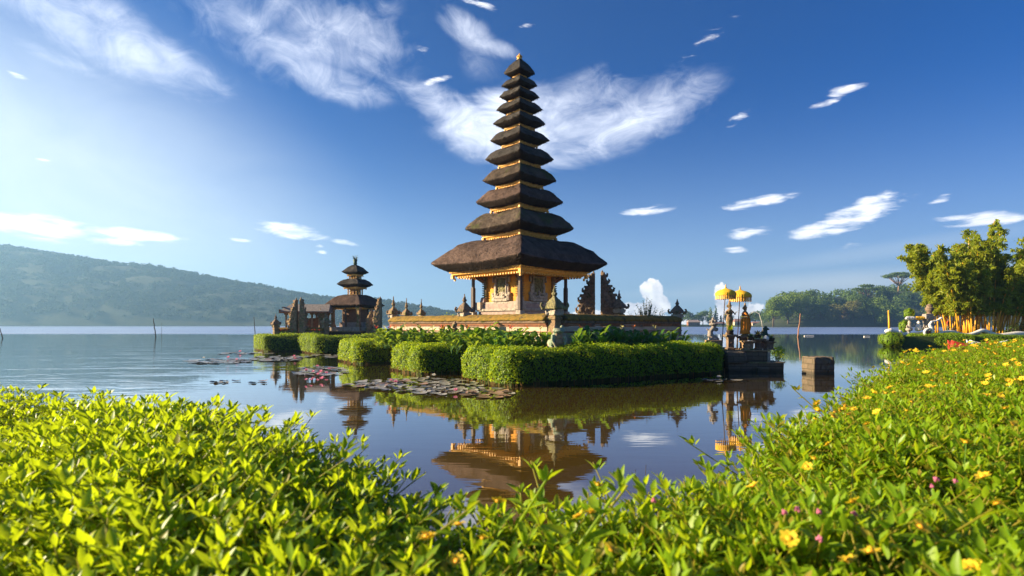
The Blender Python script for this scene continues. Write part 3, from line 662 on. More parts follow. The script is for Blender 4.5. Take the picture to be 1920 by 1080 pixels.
for i, (l_, r_, yt, yh, cl, cr, yc, nw, yn) in enumerate(TI):
    Rr = tw(r_-l_); rc = (cr-cl)/(r_-l_); zt = tz(yt)-1.0; H = (yt-yh)/F*TY; T = (yc-yt)/F*TY
    top = i == 10; rnf = .10 if top else tw(TI[i+1][7])/Rr*.95
    mt = M['thatch'] if i in (0,2) else (M['thatch_mossy'] if i in (1,3) else M['thatch_grey'])
    rf = roof_mesh(Rr, rnf, rc, H*(1.06 if not top else 1.0), T, i*7.3, hump=not top, sag=.035 if i == 0 else .045+.006*(i % 3), r0=.36 if i == 0 else max(.52, rnf+.06), pw=2.3 if i == 0 else 1.75+.15*(i % 2)).build('thatch_roof', [mt, M['thatch_cut_shade']], tower, True, (0,0,zt))
    ch_ = max(.17, Rr*.10) if i else Rr*.072
    cornice(Rr*rc, ch_).build('cornice', [M['gold'], M['redwood']], rf, loc=(0,0,-T*.99))
    if i:
        z1 = zt-T-ch_*.9; z0 = z1-max(.20, (yn-yc)/F*TY-ch_*.7)
        neck(tw(nw), z0, z1).build('carved_neck', [M['goldcarve'], M['darkwood'], M['gold']], tower)
mb = MB(); mb.lathe([(.13,0),(.17,.05),(.12,.09),(.15,.16),(.10,.2),(.12,.28),(.05,.33),(.02,.42)], n=10)
for k in range(8): mb.ell((.14*math.cos(k*.785), .14*math.sin(k*.785), .2), (.04,.04,.07), n=6)
mb.build('finial', M['gold'], tower, True, (0,0,tz(112)-1.0-.03))
# sanctuary body under the lowest roof
zc = tz(512)-1.0; zb = tz(567)-1.0
mb = MB(); mb.lathe([(2.02, zb-.05), (2.02, zc)], n=4); body = mb.build('sanctuary_wall', M['orange'], tower)
mb = MB()
mb.lathe([(3.1,0),(3.1,.9)], n=4, mi=2); mb.lathe([(2.95,.902),(2.95,1.35)], n=4); mb.lathe([(2.75,1.352),(2.62,1.75)], n=4, mi=1); 
mb.lathe([(2.45,1.752),(2.45,zb-.55)], n=4, mi=0); mb.lathe([(2.58,zb-.548),(2.58,zb-.40)], n=4, mi=1); mb.lathe([(2.38,zb-.398),(2.38,zb-.12)], n=4, mi=0); mb.lathe([(2.30,zb-.118),(2.22,zb)], n=4, mi=1)
for k in range(4):
    c_, s_ = math.cos(k*SQ), math.sin(k*SQ); mb.box((c_*2.32, s_*2.32, zb-.24), (.5,.5,.46), R(45), mi=1); mb.box((c_*2.12, s_*2.12, zb+.13), (.36,.36,.28), R(45), .7, mi=0)
mb.build('plinth', [M['pinkstone'], M['palestone'], M['brick']], tower, bevel=.015)
for k in range(4):                              # notched corner pilasters
    c_, s_ = math.cos(k*SQ), math.sin(k*SQ); mb = MB(); nb_ = 9; hh = (zc-zb-.55)/nb_
    for j in range(nb_):
        z = zb+.24+j*hh; mb.box((c_*1.98, s_*1.98, z+hh*.28), (.30,.30,hh*.5), R(45), 1.35 if j % 2 else 1.3); mb.box((c_*1.97, s_*1.97, z+hh*.78), (.22,.22,hh*.5), R(45))
    for j, q in enumerate((.30,.42,.56,.70)): mb.box((c_*(1.98+.05*j), s_*(1.98+.05*j), zc-.42+j*.11), (q*.8,q*.8,.105), R(45))
    mb.build('corner_pilaster', M['brownstone'], tower)
def fbox(mb, f, x, out, z, sx, so, sz, mi=0, top=1):       # box on face f: x along, out from the wall
    ang = R(-135)+f*SQ; n_ = Vector((math.cos(ang), math.sin(ang))); t_ = Vector((-n_.y, n_.x)); d = 2.02*math.cos(R(45))
    p = n_*(d+out)+t_*x; mb.box((p.x, p.y, z), (so, sx, sz), ang, top, mi=mi, topy=None); return p
for f in range(4):
    frame = MB(); H = zc-zb
    for s in (-1, 1):
        fbox(frame, f, s*.44, .07, zb+H*.42, .10, .18, H*.74); fbox(frame, f, s*.56, .05, zb+H*.33, .09, .12, H*.5)
        fbox(frame, f, s*.62, .09, zb+.22, .20, .22, .34, top=.8); fbox(frame, f, s*.70, .09, zb+.46, .14, .18, .16, top=.6); fbox(frame, f, s*.50, .10, zb+H*.86, .22, .2, .12)
        fbox(frame, f, s*.66, .07, zb+H*.74, .10, .14, .34); fbox(frame, f, s*.62, .08, zb+H*.94, .3, .18, .1)
    fbox(frame, f, 0, .08, zb+H*.80, .98, .2, .12); fbox(frame, f, 0, .06, zb+H*.90, .7, .16, .12); fbox(frame, f, 0, .1, zb+.10, 1.2, .26, .2); fbox(frame, f, 0, .14, zb+.26, .9, .26, .14)
    ang = R(-135)+f*SQ; n_ = Vector((math.cos(ang), math.sin(ang))); t_ = Vector((-n_.y, n_.x))
    g = random.Random(f)
    for k in range(60):
        x = g.uniform(-.72,.72); zz = zb+.08+g.uniform(0,.5)*(1-abs(x)*.6); p = n_*(2.02*.7071+.14)+t_*x
        frame.ell((p.x, p.y, zz), (g.uniform(.04,.09),)*3, n=6)
    carve(frame, 'door_surround', M['palestone'], tower, .022, .012, 20, f)
    rel = MB(); fbox(rel, f, 0, .02, zb+H*.48, .80, .06, H*.6)
    for k in range(120):
        x = g.gauss(0,.14); zz = zb+H*g.uniform(.2,.75); p = n_*(2.02*.7071+.06)+t_*x; rel.ell((p.x, p.y, zz), (g.uniform(.02,.06),)*3, n=6)
    for k in range(90):
        x = g.uniform(-.38,.38); zz = zb+H*g.uniform(.2,.78); p = n_*(2.02*.7071+.05)+t_*x; rel.ell((p.x, p.y, zz), (.03,.03,.03), n=5)
    carve(rel, 'relief_panel', M['lichen'], tower, .02, .01, 25, f+9)
for k in range(4):
    c_, s_ = math.cos(k*SQ), math.sin(k*SQ); r0 = 2.76; mb = MB(); z0 = tz(585)-1.25
    mb.box((c_*r0, s_*r0, z0+.02), (.42,.42,.5), R(45), .8, mi=1); mb.box((c_*r0, s_*r0, (z0+.25+zc)/2-.45), (.20,.20,zc-z0-1.15), R(45)); mb.box((c_*r0, s_*r0, zc-.50), (.15,.15,1.0), R(45))
    mb.box((c_*r0, s_*r0, zc-.16), (.34,.34,.10), R(45), 1.3, mi=2); mb.box((c_*r0, s_*r0, zc-.28), (.22,.22,.14), R(45), 1.4, mi=2)
    mb.build('post', [M['darkwood'], M['palestone'], M['gold']], tower, bevel=.012)
mb = MB()                                        # beams and bracket arms under the eaves
for s in range(4):
    a0, a1 = s*SQ, (s+1)*SQ; p0 = Vector((math.cos(a0), math.sin(a0), 0))*2.76; p1 = Vector((math.cos(a1), math.sin(a1), 0))*2.76
    mid = (p0+p1)/2; mb.box((mid.x, mid.y, zc-.06), (p0.length*1.414, .16, .16), math.atan2((p1-p0).y, (p1-p0).x))
for k in range(4):
    c_, s_ = math.cos(k*SQ), math.sin(k*SQ); mb.tube([(c_*2.1, s_*2.1, zc-.55), (c_*2.45, s_*2.45, zc-.28), (c_*2.8, s_*2.8, zc-.12)], [.12,.16,.07], 6)
for s in range(4):
    a0, a1 = s*SQ, (s+1)*SQ
    for i in range(1, 22):
        t_ = i/22; x = (1-t_)*math.cos(a0)+t_*math.cos(a1); y = (1-t_)*math.sin(a0)+t_*math.sin(a1)
        mb.tube([(x*2.0, y*2.0, zc+.10), (x*3.8, y*3.8, zc+.04)], .03, 4)
mb.build('eave_beams', M['redwood'], tower)

# ---------------------------------------------------------------- compound wall, its pillars and the split gate
WZ = 0
def wall_seg(p0, p1, parent, cap_w=.85):
    d = Vector((p1[0]-p0[0], p1[1]-p0[1], 0)); Ln = d.length; a = math.atan2(d.y, d.x); mid = ((p0[0]+p1[0])/2, (p0[1]+p1[1])/2)
    mb = MB(); mb.box((mid[0], mid[1], 1.55), (Ln, .44, 1.14), a, mi=0); mb.box((mid[0], mid[1], 1.28), (Ln, .54, .1), a, mi=1)
    mb.box((mid[0], mid[1], 1.89), (Ln, .50, .05), a, mi=1); mb.box((mid[0], mid[1], 2.165), (Ln, .52, .075), a, mi=1); mb.box((mid[0], mid[1], 2.247), (Ln, .62, .08), a, mi=1); mb.box((mid[0], mid[1], 2.345), (Ln, .74, .11), a, mi=2)
    mb.build('wall_face', [M['plaster'], M['brick'], M['darkstone']], parent, bevel=.008)
    u = d.normalized(); n_ = Vector((-u.y, u.x, 0)); nseg = int(Ln/.12); cap = MB(); sec = [(-.5,2.402),(-.5,2.47),(-.42,2.55),(-.25,2.64),(-.08,2.71),(.08,2.71),(.25,2.64),(.42,2.55),(.5,2.47),(.5,2.402)]
    vs_ = []
    for i in range(nseg+1):
        c_ = Vector((p0[0], p0[1], 0))+d*(i/nseg)
        for (o2, z) in sec:
            q = c_+n_*o2*cap_w; nz = noise.noise(Vector((q.x*4, q.y*4, z*4)))*.035+noise.noise(Vector((q.x*11, q.y*11, z*11)))*.018
            vs_.append((q.x, q.y, z+nz))
    k = len(sec); cap.add(vs_, [(i*k+j, (i+1)*k+j, (i+1)*k+(j+1) % k, i*k+(j+1) % k) for i in range(nseg) for j in range(k)]+[tuple(range(k)), tuple(reversed(range(nseg*k, nseg*k+k)))])
    cap.build('mossy_cap', M['moss'], parent, True)
CF = (1.87, 25.0); CR = (9.47, 32.6); CL = (-7.2, 34.07); CB = (.4, 41.67)
def seg_in(p, q, a, b): 
    L_ = math.hypot(q[0]-p[0], q[1]-p[1]); f = lambda s: (p[0]+(q[0]-p[0])*s/L_, p[1]+(q[1]-p[1])*s/L_); return f(a), f(L_-b)
for nm, (p, q), lb in (('w', seg_in(CL, CF, .25, .25), 'sunlit cream compound wall with mossy cap left of the front corner pillar'), ('w', seg_in(CF, CR, .25, .25), 'shaded compound wall with dark cap right of the front corner pillar')):
    r0 = empty('compound_wall', (0,0,0), lb, 'wall', 'walls round the temple court'); r0.location = (0,0,0); wall_seg(p, q, r0)
r0 = empty('compound_wall', (0,0,0), 'compound wall at the back right of the court with the split gate in it', 'wall', 'walls round the temple court'); wall_seg(*seg_in(CR, (5.9,36.17), .25, 0), r0)

def pillar(loc, s, label, mat_cap='darkstone', mat_body='palestone', lower=True, seed=0, ear=1.0, spire=1.0, body=1.0, rz=R(45), name='wall_pillar', group='pillars on the temple walls', voxel=.03, z0=0.0):
    """carved pillar: shaft, capital with curled ears, stepped pyramid cap and finial; origin at its foot"""
    root = empty(name, loc, label, 'pillar', group, rz)
    h = 2.72-loc[2]+z0 if lower else 0
    if lower:
        mb = MB(); mb.box((0,0,h*.5), (.52*s,.52*s,h)); mb.box((0,0,.1), (.7*s,.7*s,.2)); mb.box((0,0,h-.12), (.66*s,.66*s,.12)); mb.box((0,0,h*.55), (.6*s,.6*s,.08)); mb.build('shaft', M['brownstone'], root, bevel=.02)
    b = MB(); b.box((0,0,h+.18*s), (.62*s,.62*s,.36*s), 0, .9)
    for k in range(4):
        a = R(45)+k*SQ; c_, s_ = math.cos(a), math.sin(a); b.ell((c_*.40*s, s_*.40*s, h+.10*s), (.13*s,.13*s,.10*s), n=8); b.ell((c_*.47*s, s_*.47*s, h+.22*s), (.08*s,.08*s,.09*s), n=8)
    carve(b, 'capital', M[mat_body], root, voxel*s, .012, 14, seed)
    c = MB(); z = h+.38*s
    for j, (w_, t_) in enumerate(((.96,.10),(.90,.10),(.80,.12),(.64,.11),(.50,.10),(.34,.09),(.22,.06))):
        c.box((0,0,z+t_*s/2), (w_*s, w_*s, t_*s*1.05), 0, .86); z += t_*s
    for k in range(4):
        a = R(45)+k*SQ; c_, s_ = math.cos(a), math.sin(a)
        c.tube([(c_*.5*s, s_*.5*s, h+.42*s), (c_*.68*s*ear, s_*.68*s*ear, h+.42*s), (c_*.76*s*ear, s_*.76*s*ear, h+.56*s), (c_*.72*s*ear, s_*.72*s*ear, h+.72*s), (c_*.62*s*ear, s_*.62*s*ear, h+.68*s)], [.12*s,.12*s,.09*s,.06*s,.04*s], 7)
    c.lathe([(.10*s,z-.05*s),(.10*s,z+.04*s*spire),(.17*s,z+.10*s*spire),(.17*s,z+.18*s*spire),(.09*s,z+.25*s*spire),(.11*s,z+.31*s*spire),(.06*s,z+.38*s*spire),(.04*s,z+.58*s*spire)], n=8)
    carve(c, 'carved_cap', M[mat_cap], root, voxel*s, .02, 12, seed+3)
    return root
def onseg(p, q, px):                            # where the sight line of a photo column meets a wall line
    k = (px-960)/F; t_ = (k*p[1]-p[0])/((q[0]-p[0])-k*(q[1]-p[1])); return (p[0]+(q[0]-p[0])*t_, p[1]+(q[1]-p[1])*t_, 1.0)
P1 = onseg(CL, CF, 871)
pillar(P1, .70, 'dark pyramid-capped pillar with a spire halfway along the sunlit wall', seed=1, ear=.9, spire=1.1, z0=-.1)
pillar((CF[0], CF[1], 1.0), .78, 'mossy gold-lit pillar on the front corner of the court behind the frog', 'lichen', seed=2, ear=1.0, spire=1.1, z0=-.1)
pillar((CR[0], CR[1], 1.0), .68, 'dark finial pillar at the right end of the shaded wall', seed=3, ear=1.0, spire=.9, z0=-.1)
pillar((CL[0]+.1, CL[1], 1.0), .62, 'pillar with a tall thin spire at the left end of the sunlit wall', 'brownstone', seed=4, ear=.8, spire=1.8, z0=-.1)
pillar((-6.9, 37.2, 1.0), .60, 'second spired pillar standing behind the left end of the sunlit wall', 'brownstone', seed=5, ear=.8, spire=2.0, z0=-.1)
pillar((-6.3, 39.5, 1.0), .55, 'slimmest spired pillar, rightmost of those behind the left end of the sunlit wall', 'brownstone', seed=6, ear=.7, spire=2.2, z0=.0)
def guardian(loc, h, label, mat, seed, rz, name='guardian_statue', cat='statue', seated=True):
    """squat guardian lion-man, arms on knees"""
    b = MB(); s = h; b.ell((0,0,.16*s), (.22*s,.2*s,.17*s)); b.ell((0,0,.40*s), (.19*s,.16*s,.20*s)); b.ell((0,-.02*s,.58*s), (.2*s,.15*s,.1*s)); b.ell((0,-.05*s,.74*s), (.14*s,.14*s,.13*s)); b.ell((0,-.17*s,.70*s), (.07*s,.06*s,.05*s))
    for x in (-1,1):
        b.tube([(x*.10*s,0,.20*s),(x*.20*s,-.20*s,.24*s),(x*.17*s,-.22*s,.04*s)], [.10*s,.085*s,.07*s], 8); b.ell((x*.17*s,-.28*s,.035*s), (.06*s,.1*s,.04*s)); b.tube([(x*.19*s,0,.56*s),(x*.28*s,-.08*s,.40*s),(x*.19*s,-.20*s,.30*s)], [.07*s,.055*s,.045*s], 8); b.ell((x*.14*s,-.02*s,.80*s), (.04*s,.03*s,.06*s), n=8)
    b.lathe([(.13*s,.82*s),(.15*s,.86*s),(.08*s,.92*s),(.03*s,1.0*s)], n=8)
    o = carve(b, name, M[mat], None, .018*max(1,s), .01, 14, seed, 1); o.location = loc; o.rotation_euler = (0,0,rz); return tag(o, label, cat, 'carved statues')
P2 = Vector((P1[0]-.45, P1[1]-.5, 1.0)); guardian((P2.x, P2.y, 1.45), .95, 'small brown guardian figure crouching against the outside of the sunlit wall', 'brownstone', 3, R(-30))
mb = MB(); mb.box((0,0,.22), (.5,.5,.46), 0, .9); mb.box((0,0,.42), (.58,.58,.08)); o = mb.build('statue_block', M['brownstone'], loc=(P2.x, P2.y, 1.0), bevel=.02); tag(o, 'brown stone block under the crouching wall guardian', 'plinth')

def gate_half(loc, rz, mirror, label, seed, hgt_=3.9, wid=1.25):
    # half of a split gate: sheer inner face at x=0, stepped and flamed outer side
    gm = 'brownstone' if seed > 10 else 'darkstone'
    b = MB(); z = 0; g = random.Random(seed); nt = 8; mats = None
    prof = [(1.0,.30),(.88,.36),(1.0,.12),(.90,.50),(1.0,.12),(.90,.50),(.98,.10),(.78,.42),(.86,.10),(.55,.36),(.62,.08),(.30,.34),(.2,.3)]; tot = sum(q[1] for q in prof)
    for (w_, t_) in prof:
        hh = t_/tot*hgt_; ww = w_*wid; dd = .55+.45*w_
        b.box((mirror*ww/2, 0, z+hh/2), (ww, dd*.8, hh*1.04)); 
        if t_ > .2:
            for k in range(3): b.ell((mirror*(ww+.03), (k-1)*dd*.28, z+hh*.35+g.uniform(-.05,.05)), (.12,.12,.14), n=7)
            b.tube([(mirror*ww*.9, 0, z+hh*.3), (mirror*(ww+.16), 0, z+hh*.45), (mirror*(ww+.20), 0, z+hh*.8), (mirror*(ww+.10), 0, z+hh*.98)], [.12,.10,.07,.03], 6)
            for k in range(7): b.ell((mirror*g.uniform(.1,ww), -dd*.40, z+g.uniform(.2,.9)*hh), (g.uniform(.05,.11),.07,g.uniform(.05,.11)), n=6)
        z += hh
    b.ell((mirror*.09,0,z), (.07,.07,.2), n=7)
    o = carve(b, 'split_gate_half', M[gm], None, .04, .03, 8, seed, 1); o.location = loc; o.rotation_euler = (0,0,rz); return tag(o, label, 'gate', 'halves of the split gate')
gp = lambda px, Y: ((px-960)/F*Y, Y, 1.0)
gate_half(gp(1115.5, 37.5), R(-8), -1, 'left half of the dark split gate behind the shaded wall', 1, 4.6, 1.15)
gate_half(gp(1126.5, 36.9), R(-8), 1, 'right half of the dark split gate, with a lower spired pillar on its right', 2, 4.6, 1.2)
pillar(gp(1161, 36.2), .80, 'low dark spired pillar joined to the right side of the split gate', seed=7, ear=1.0, spire=1.3, group='pillars on the temple walls', z0=.25)

# ---------------------------------------------------------------- frog statue in front of the cannas
def frog(loc, h, label, mats, rz, seed, paint=None, name='frog_statue'):
    b = MB(); s = h
    b.ell((0,0,.30*s), (.30*s,.25*s,.30*s)); b.ell((0,-.05*s,.52*s), (.27*s,.22*s,.24*s)); b.ell((0,-.13*s,.76*s), (.28*s,.22*s,.13*s)); b.ell((0,-.26*s,.735*s), (.22*s,.14*s,.075*s))
    for x in (-1,1):
        b.ell((x*.16*s,-.13*s,.90*s), (.085*s,.085*s,.09*s)); b.ell((x*.27*s,.08*s,.20*s), (.14*s,.26*s,.20*s)); b.tube([(x*.3*s,.2*s,.12*s),(x*.36*s,0,.07*s),(x*.34*s,-.26*s,.045*s)], [.08*s,.07*s,.05*s], 8)
        b.tube([(x*.24*s,-.10*s,.55*s),(x*.31*s,-.20*s,.36*s),(x*.22*s,-.28*s,.16*s),(x*.20*s,-.30*s,.04*s)], [.09*s,.075*s,.055*s,.05*s], 8)
        for k in (-1,0,1): b.tube([(x*.20*s,-.30*s,.035*s),(x*.20*s+k*.07*s,-.40*s,.03*s)], [.035*s,.022*s], 6); b.tube([(x*.34*s,-.24*s,.03*s),(x*.34*s+k*.07*s,-.38*s,.025*s)], [.035*s,.022*s], 6)
    o = carve(b, name, None, None, .016*max(1,s), .008, 10, seed, 2, mats=mats, paint=paint); o.location = loc; o.rotation_euler = (0,0,rz); return tag(o, label, 'statue')
FL = at(1045, 655, 22.4)
M['frogbelly'] = pm('rusty_belly_stone', (.34,.20,.12), (.28,.24,.15), 4, .85, .5)
frog((FL.x, FL.y, 1.28), .93, 'pale green stone frog with a rusty belly sitting behind the big hedge', [M['frogskin'], M['frogbelly']], R(18), 2, lambda c_: 1 if (c_.y < -.17 and abs(c_.x) < .17 and c_.z < .60) or c_.z < .07 else 0)
mb = MB(); mb.box((0,0,.14), (.8,.8,.28), R(20), .95); tag(mb.build('statue_block', M['brownstone'], loc=(FL.x, FL.y, 1.0), bevel=.02), 'low stone block under the pale green frog', 'plinth')

# ---------------------------------------------------------------- cannas and round shrubs
def canna(seed, h, lm):
    g = np.random.default_rng(seed); Vs, Fs, rs = [], [], []; nv = 0; st = MB()
    for stem in range(3):
        sx, sy = g.uniform(-.22,.22,2); hh = h*g.uniform(.75,1.0); st.tube([(sx,sy,0),(sx*1.3,sy*1.3,hh)], [.014,.008], 5)
        nl = 6
        for k in range(nl):
            a = k*2.4+g.uniform(-.4,.4); z0 = hh*(.10+.80*k/nl); ln = .46*g.uniform(.8,1.15); wd = .17*g.uniform(.85,1.2); up = 1.15-.15*k/nl+g.uniform(-.3,.25); tw_ = g.uniform(-.5,.5)
            d = np.array([math.cos(a), math.sin(a), 0]); b_ = np.array([-math.sin(a)*math.cos(tw_), math.cos(a)*math.cos(tw_), math.sin(tw_)]); rows = []
            for q, wq in ((0,.12),(.3,.85),(.6,1.0),(.85,.55),(1,.02)):
                p = np.array([sx*1.2, sy*1.2, z0])+d*ln*(q*math.cos(up)+.25*q*q)+np.array([0,0,1])*ln*(q*math.sin(up)-.28*q*q*q)
                rows += [p-b_*wd*.5*wq+np.array([0,0,.03*wq]), p, p+b_*wd*.5*wq+np.array([0,0,.03*wq])]
            Vs.append(np.array(rows)); f_ = []
            for j in range(4):
                for i in range(2): f_.append((nv+j*3+i, nv+j*3+i+1, nv+(j+1)*3+i+1, nv+(j+1)*3+i))
            Fs += f_; nv += 15; rs += [g.uniform()]*15
    return np.concatenate(Vs), np.array(Fs), np.array(rs), st
def canna_flower(seed, petal, z):
    g = random.Random(seed); b = MB()
    for k in range(9):
        a = k*2.4; zz = z+g.uniform(-.06,.1); L_ = .085; c_ = Vector((.03*math.cos(a), .03*math.sin(a), zz)); d = Vector((math.cos(a), math.sin(a), .8)).normalized(); s_ = Vector((-math.sin(a), math.cos(a), 0))
        b.add([c_, c_+d*L_*.6+s_*.035, c_+d*L_*1.2, c_+d*L_*.6-s_*.035], [(0,1,2,3)])
    b.tube([(0,0,z-.3),(0,0,z)], [.01,.008], 5, mi=1)
    return b
cprot = []
for i in range(4):
    V_, F_, r_, st = canna(60+i, 1.0, 'canna' if i < 3 else 'canna_y'); root = empty('canna_plant', (0,0,-50), 'x', 'plant', 'cannas in the bed before the temple wall')
    npmesh('leaves', V_, F_, r_, L['canna'] if i < 3 else L['canna_y'], root); st.build('stems', L['canna'], root); cprot.append(root)
fl_mesh = {}
for nm, mt in (('scarlet','redpetal'),('pale yellow','creampetal'),('orange','orangepetal')):
    b = canna_flower(3, mt, 1.08); o = b.build('flower', [M[mt], M['hedgecore']]); fl_mesh[nm] = o.data; bpy.data.objects.remove(o)
ci = 0; used = set(); g = random.Random(11)
FLOW = [(706,'scarlet'),(716,'pale yellow'),(732,'scarlet'),(741,'orange'),(757,'pale yellow'),(785,'pale yellow'),(808,'pale yellow'),(827,'scarlet'),(829,'orange'),(866,'pale yellow'),(877,'orange'),(908,'scarlet'),(951,'scarlet'),(961,'scarlet'),(981,'orange'),(1012,'pale yellow'),(1090,'orange'),(1167,'pale yellow'),(1187,'orange'),(1227,'pale yellow')]
def side_of(x): return 'left part' if x < -3 else ('middle' if x < 2.2 else 'right part')
spots = []
for row, off in enumerate((2.1, 2.9, 3.7, 4.5)):
    t_ = .3 if row else .9
    while t_ < 11.2:
        q = uv(K3, t_+g.uniform(-.2,.2), off+g.uniform(-.25,.25))
        dwall = ((q[0]-CF[0])-(q[1]-CF[1]))*.7071 if q[0] > CF[0] else 9       # stay outside the wall line
        if q[1] < 24.2+abs(q[0]-CF[0])*1.0 and math.hypot(q[0]-FL.x, q[1]-FL.y) > .75: spots.append((q, row))
        t_ += .50
for k in range(34):
    s_ = k/33; px = 705+s_*250; Y = 31.2-s_*5.2+g.uniform(-.4,.4); spots.append((((px-960)/F*Y, Y), 5))
for k in range(24):
    s_ = k/23; px = 712+s_*210; Y = 29.6-s_*4.6+g.uniform(-.4,.4); spots.append((((px-960)/F*Y, Y), 6))
spots = [q for q in spots]
spots.sort(key=lambda s: s[0][0]/s[0][1])
fq = list(FLOW)
for (q, row) in spots:
    i = g.choice((0,1,3,3) if q[0] < 1.5 else (0,1,2,0)); px = 960+q[0]/q[1]*F; wantf = bool(fq) and px >= fq[0][0]-3
    fresh = i not in used and not wantf; o = cprot[i] if fresh else copy_tree(cprot[i]); used.add(i) if fresh else None
    sc_ = g.uniform(.85,1.12)*(1.15 if row == 5 else 1); 
    if 3.2 < q[0] < 5.2: sc_ *= 1.12
    o.location = (q[0], q[1], 1.0); o.rotation_euler = (0,0,g.uniform(0,6.28)); o.scale = (sc_, sc_, sc_)
    fl = fq.pop(0)[1] if wantf else None
    if fl:
        f_ = bpy.data.objects.new('flower', fl_mesh[fl]); COL.objects.link(f_); f_.parent = o; o.scale = (1.0,)*3
        o['group'] = 'flowering cannas before the temple wall'; o['label'] = f'canna with a {fl} flower head in the {side_of(q[0])} of the temple bed'
        if px > 1150: o['label'] = f'dark-leaved canna with a {fl} flower near the right end of the bed'
    else:
        o['group'] = 'leafy cannas before the temple wall '+side_of(q[0]); o['label'] = f'leafy green canna plant without flowers in the {side_of(q[0])} of the bed behind the hedge'
def shrub(name, loc, r, label, lm, seed, card=.1, per=60, group=None):
    root = empty(name, loc, label, 'shrub', group); B = [((0,0,r[2]*.9), r)]+[((random.uniform(-.5,.5)*r[0], random.uniform(-.5,.5)*r[1], r[2]*random.uniform(.8,1.5)), (r[0]*.5, r[1]*.5, r[2]*.5)) for _ in range(5)]
    P, N = crown_points(B, per, seed, .5); V_, F_, r_ = leafcloud(P, N, card, .6, .7, seed); npmesh('foliage', V_, F_, r_, L[lm], root, smooth=False)
    mb = MB(); 
    for k in range(5): mb.tube([(0,0,-.1),(random.uniform(-.4,.4)*r[0], random.uniform(-.4,.4)*r[1], r[2]*1.2)], [.03,.01], 5)
    mb.build('stems', M['bark'], root); return root
a_ = at(846, 584, 36); shrub('round_shrub', (a_.x, a_.y, 2.2), (.62,.6,.45), 'bright lime shrub showing over the sunlit wall left of the spired pillar', 'hedge', 5, .1, 110)
a_ = at(897, 588, 33); shrub('leafy_shrub', (a_.x, a_.y, 2.35), (.35,.35,.25), 'small green plant over the wall at the left foot of the tower', 'hedge', 6, .12, 90)
# feathery dark shrub above the shaded wall
a_ = at(1213, 600, 36); root = empty('feathery_shrub', (a_.x, a_.y, 1.0), 'dark spiky-branched shrub rising over the shaded wall before the tall cloud', 'shrub'); mb = MB(); Ps = []
gg = random.Random(4)
for k in range(46):
    a = gg.uniform(0,6.28); sp_ = gg.uniform(.1,1.35); top = Vector((sp_*math.cos(a), sp_*math.sin(a)*.8, 2.75-sp_*.7+gg.uniform(-.4,.3))); p0 = Vector((0,0,0)); m1 = Vector((top.x*.3, top.y*.3, top.z*.5))
    mb.tube([p0, m1, top], [.03,.02,.006], 4)
    for j in range(40): 
        q = gg.uniform(.45,1); p = m1.lerp(top, (q-.4)/.6) if q > .4 else m1; Ps.append((p.x+gg.gauss(0,.05), p.y+gg.gauss(0,.05), p.z+gg.gauss(0,.05)))
mb.build('branches', M['bark'], root); P = np.array(Ps); V_, F_, r_ = leafcloud(P, unit(P-P.mean(0)), .10, .3, .9, 8); npmesh('foliage', V_, F_, r_, L['tree'], root, smooth=False)
print('temple ok')

# ---------------------------------------------------------------- shrine islet on the left
TY3 = 56.0
def m3(y): return CH+(HZ-y)/F*TY3
sh = empty('shrine_pagoda', ((666-960)/F*TY3, TY3, 1.0), 'small pagoda shrine with three grey thatch roofs on the left', 'pagoda', None, R(24))
def k3(p): return p/2/F*TY3*1.05
for i, (wpx, yt, yh, rc, yc, rnp) in enumerate([(103,572,553,.80,577,30),(62,533,523.5,.66,538.5,22),(46,510,496.5,.62,514.5,4)]):
    Rr = k3(wpx); H = (yt-yh)/F*TY3; T = (yc-yt)/F*TY3; zt = m3(yt)-1
    rf = roof_mesh(Rr, rnp/wpx, rc, H, T, 50+i*5, hump=i < 2, sag=.02, r0=.36 if i == 0 else .45, pw=1.7).build('thatch_roof', [M['thatch_grey'] if i else M['thatch'], M['thatch_cut_shade']], sh, True, (0,0,zt))
    cornice(Rr*rc, .17).build('cornice', [M['gold'], M['redwood']], rf, loc=(0,0,-T*.99))
    if i:
        z1 = zt-T-.1; z0 = (m3(556) if i == 1 else m3(526))-1; rn = .72 if i == 1 else .58; mb = MB()
        mb.lathe([(rn,z0),(rn,z0+.18)], n=4); mb.lathe([(rn*1.05,z1-.14),(rn*1.1,z1)], n=4)
        for s in range(4):
            a0, a1 = s*SQ, (s+1)*SQ
            for q in (0,.33,.66): x = (1-q)*math.cos(a0)+q*math.cos(a1); y = (1-q)*math.sin(a0)+q*math.sin(a1); mb.box((x*rn*.93, y*rn*.93, (z0+z1)/2), (.1,.1,z1-z0), R(45))
        mb.lathe([(rn*.5,z0),(rn*.5,z1)], n=4, mi=1); mb.build('carved_neck', [M['goldcarve'], M['redwood']], sh)
mb = MB(); mb.lathe([(.12,0),(.2,.12),(.16,.3),(.22,.5),(.05,.62)], n=8); 
for k in range(14): a = k*.9; mb.tube([(0,0,.4),(.2*math.cos(a), .2*math.sin(a), .62+.02*k),(.32*math.cos(a), .32*math.sin(a), .58+.03*k)], [.03,.02,.008], 4)
mb.build('finial', M['frogdark'], sh, True, (0,0,m3(497)-1))
mb = MB(); zf = m3(613)-1; zr = m3(577)-1; rb = 2.1
mb.lathe([(2.9,0),(2.85,zf-.5)], n=4, mi=1); mb.lathe([(2.95,zf-.498),(2.95,zf-.38)], n=4, mi=0); mb.lathe([(2.5,zf-.378),(2.5,zf)], n=4, mi=2); mb.build('plinth', [M['brownstone'], M['wetstone'], M['palestone']], sh)
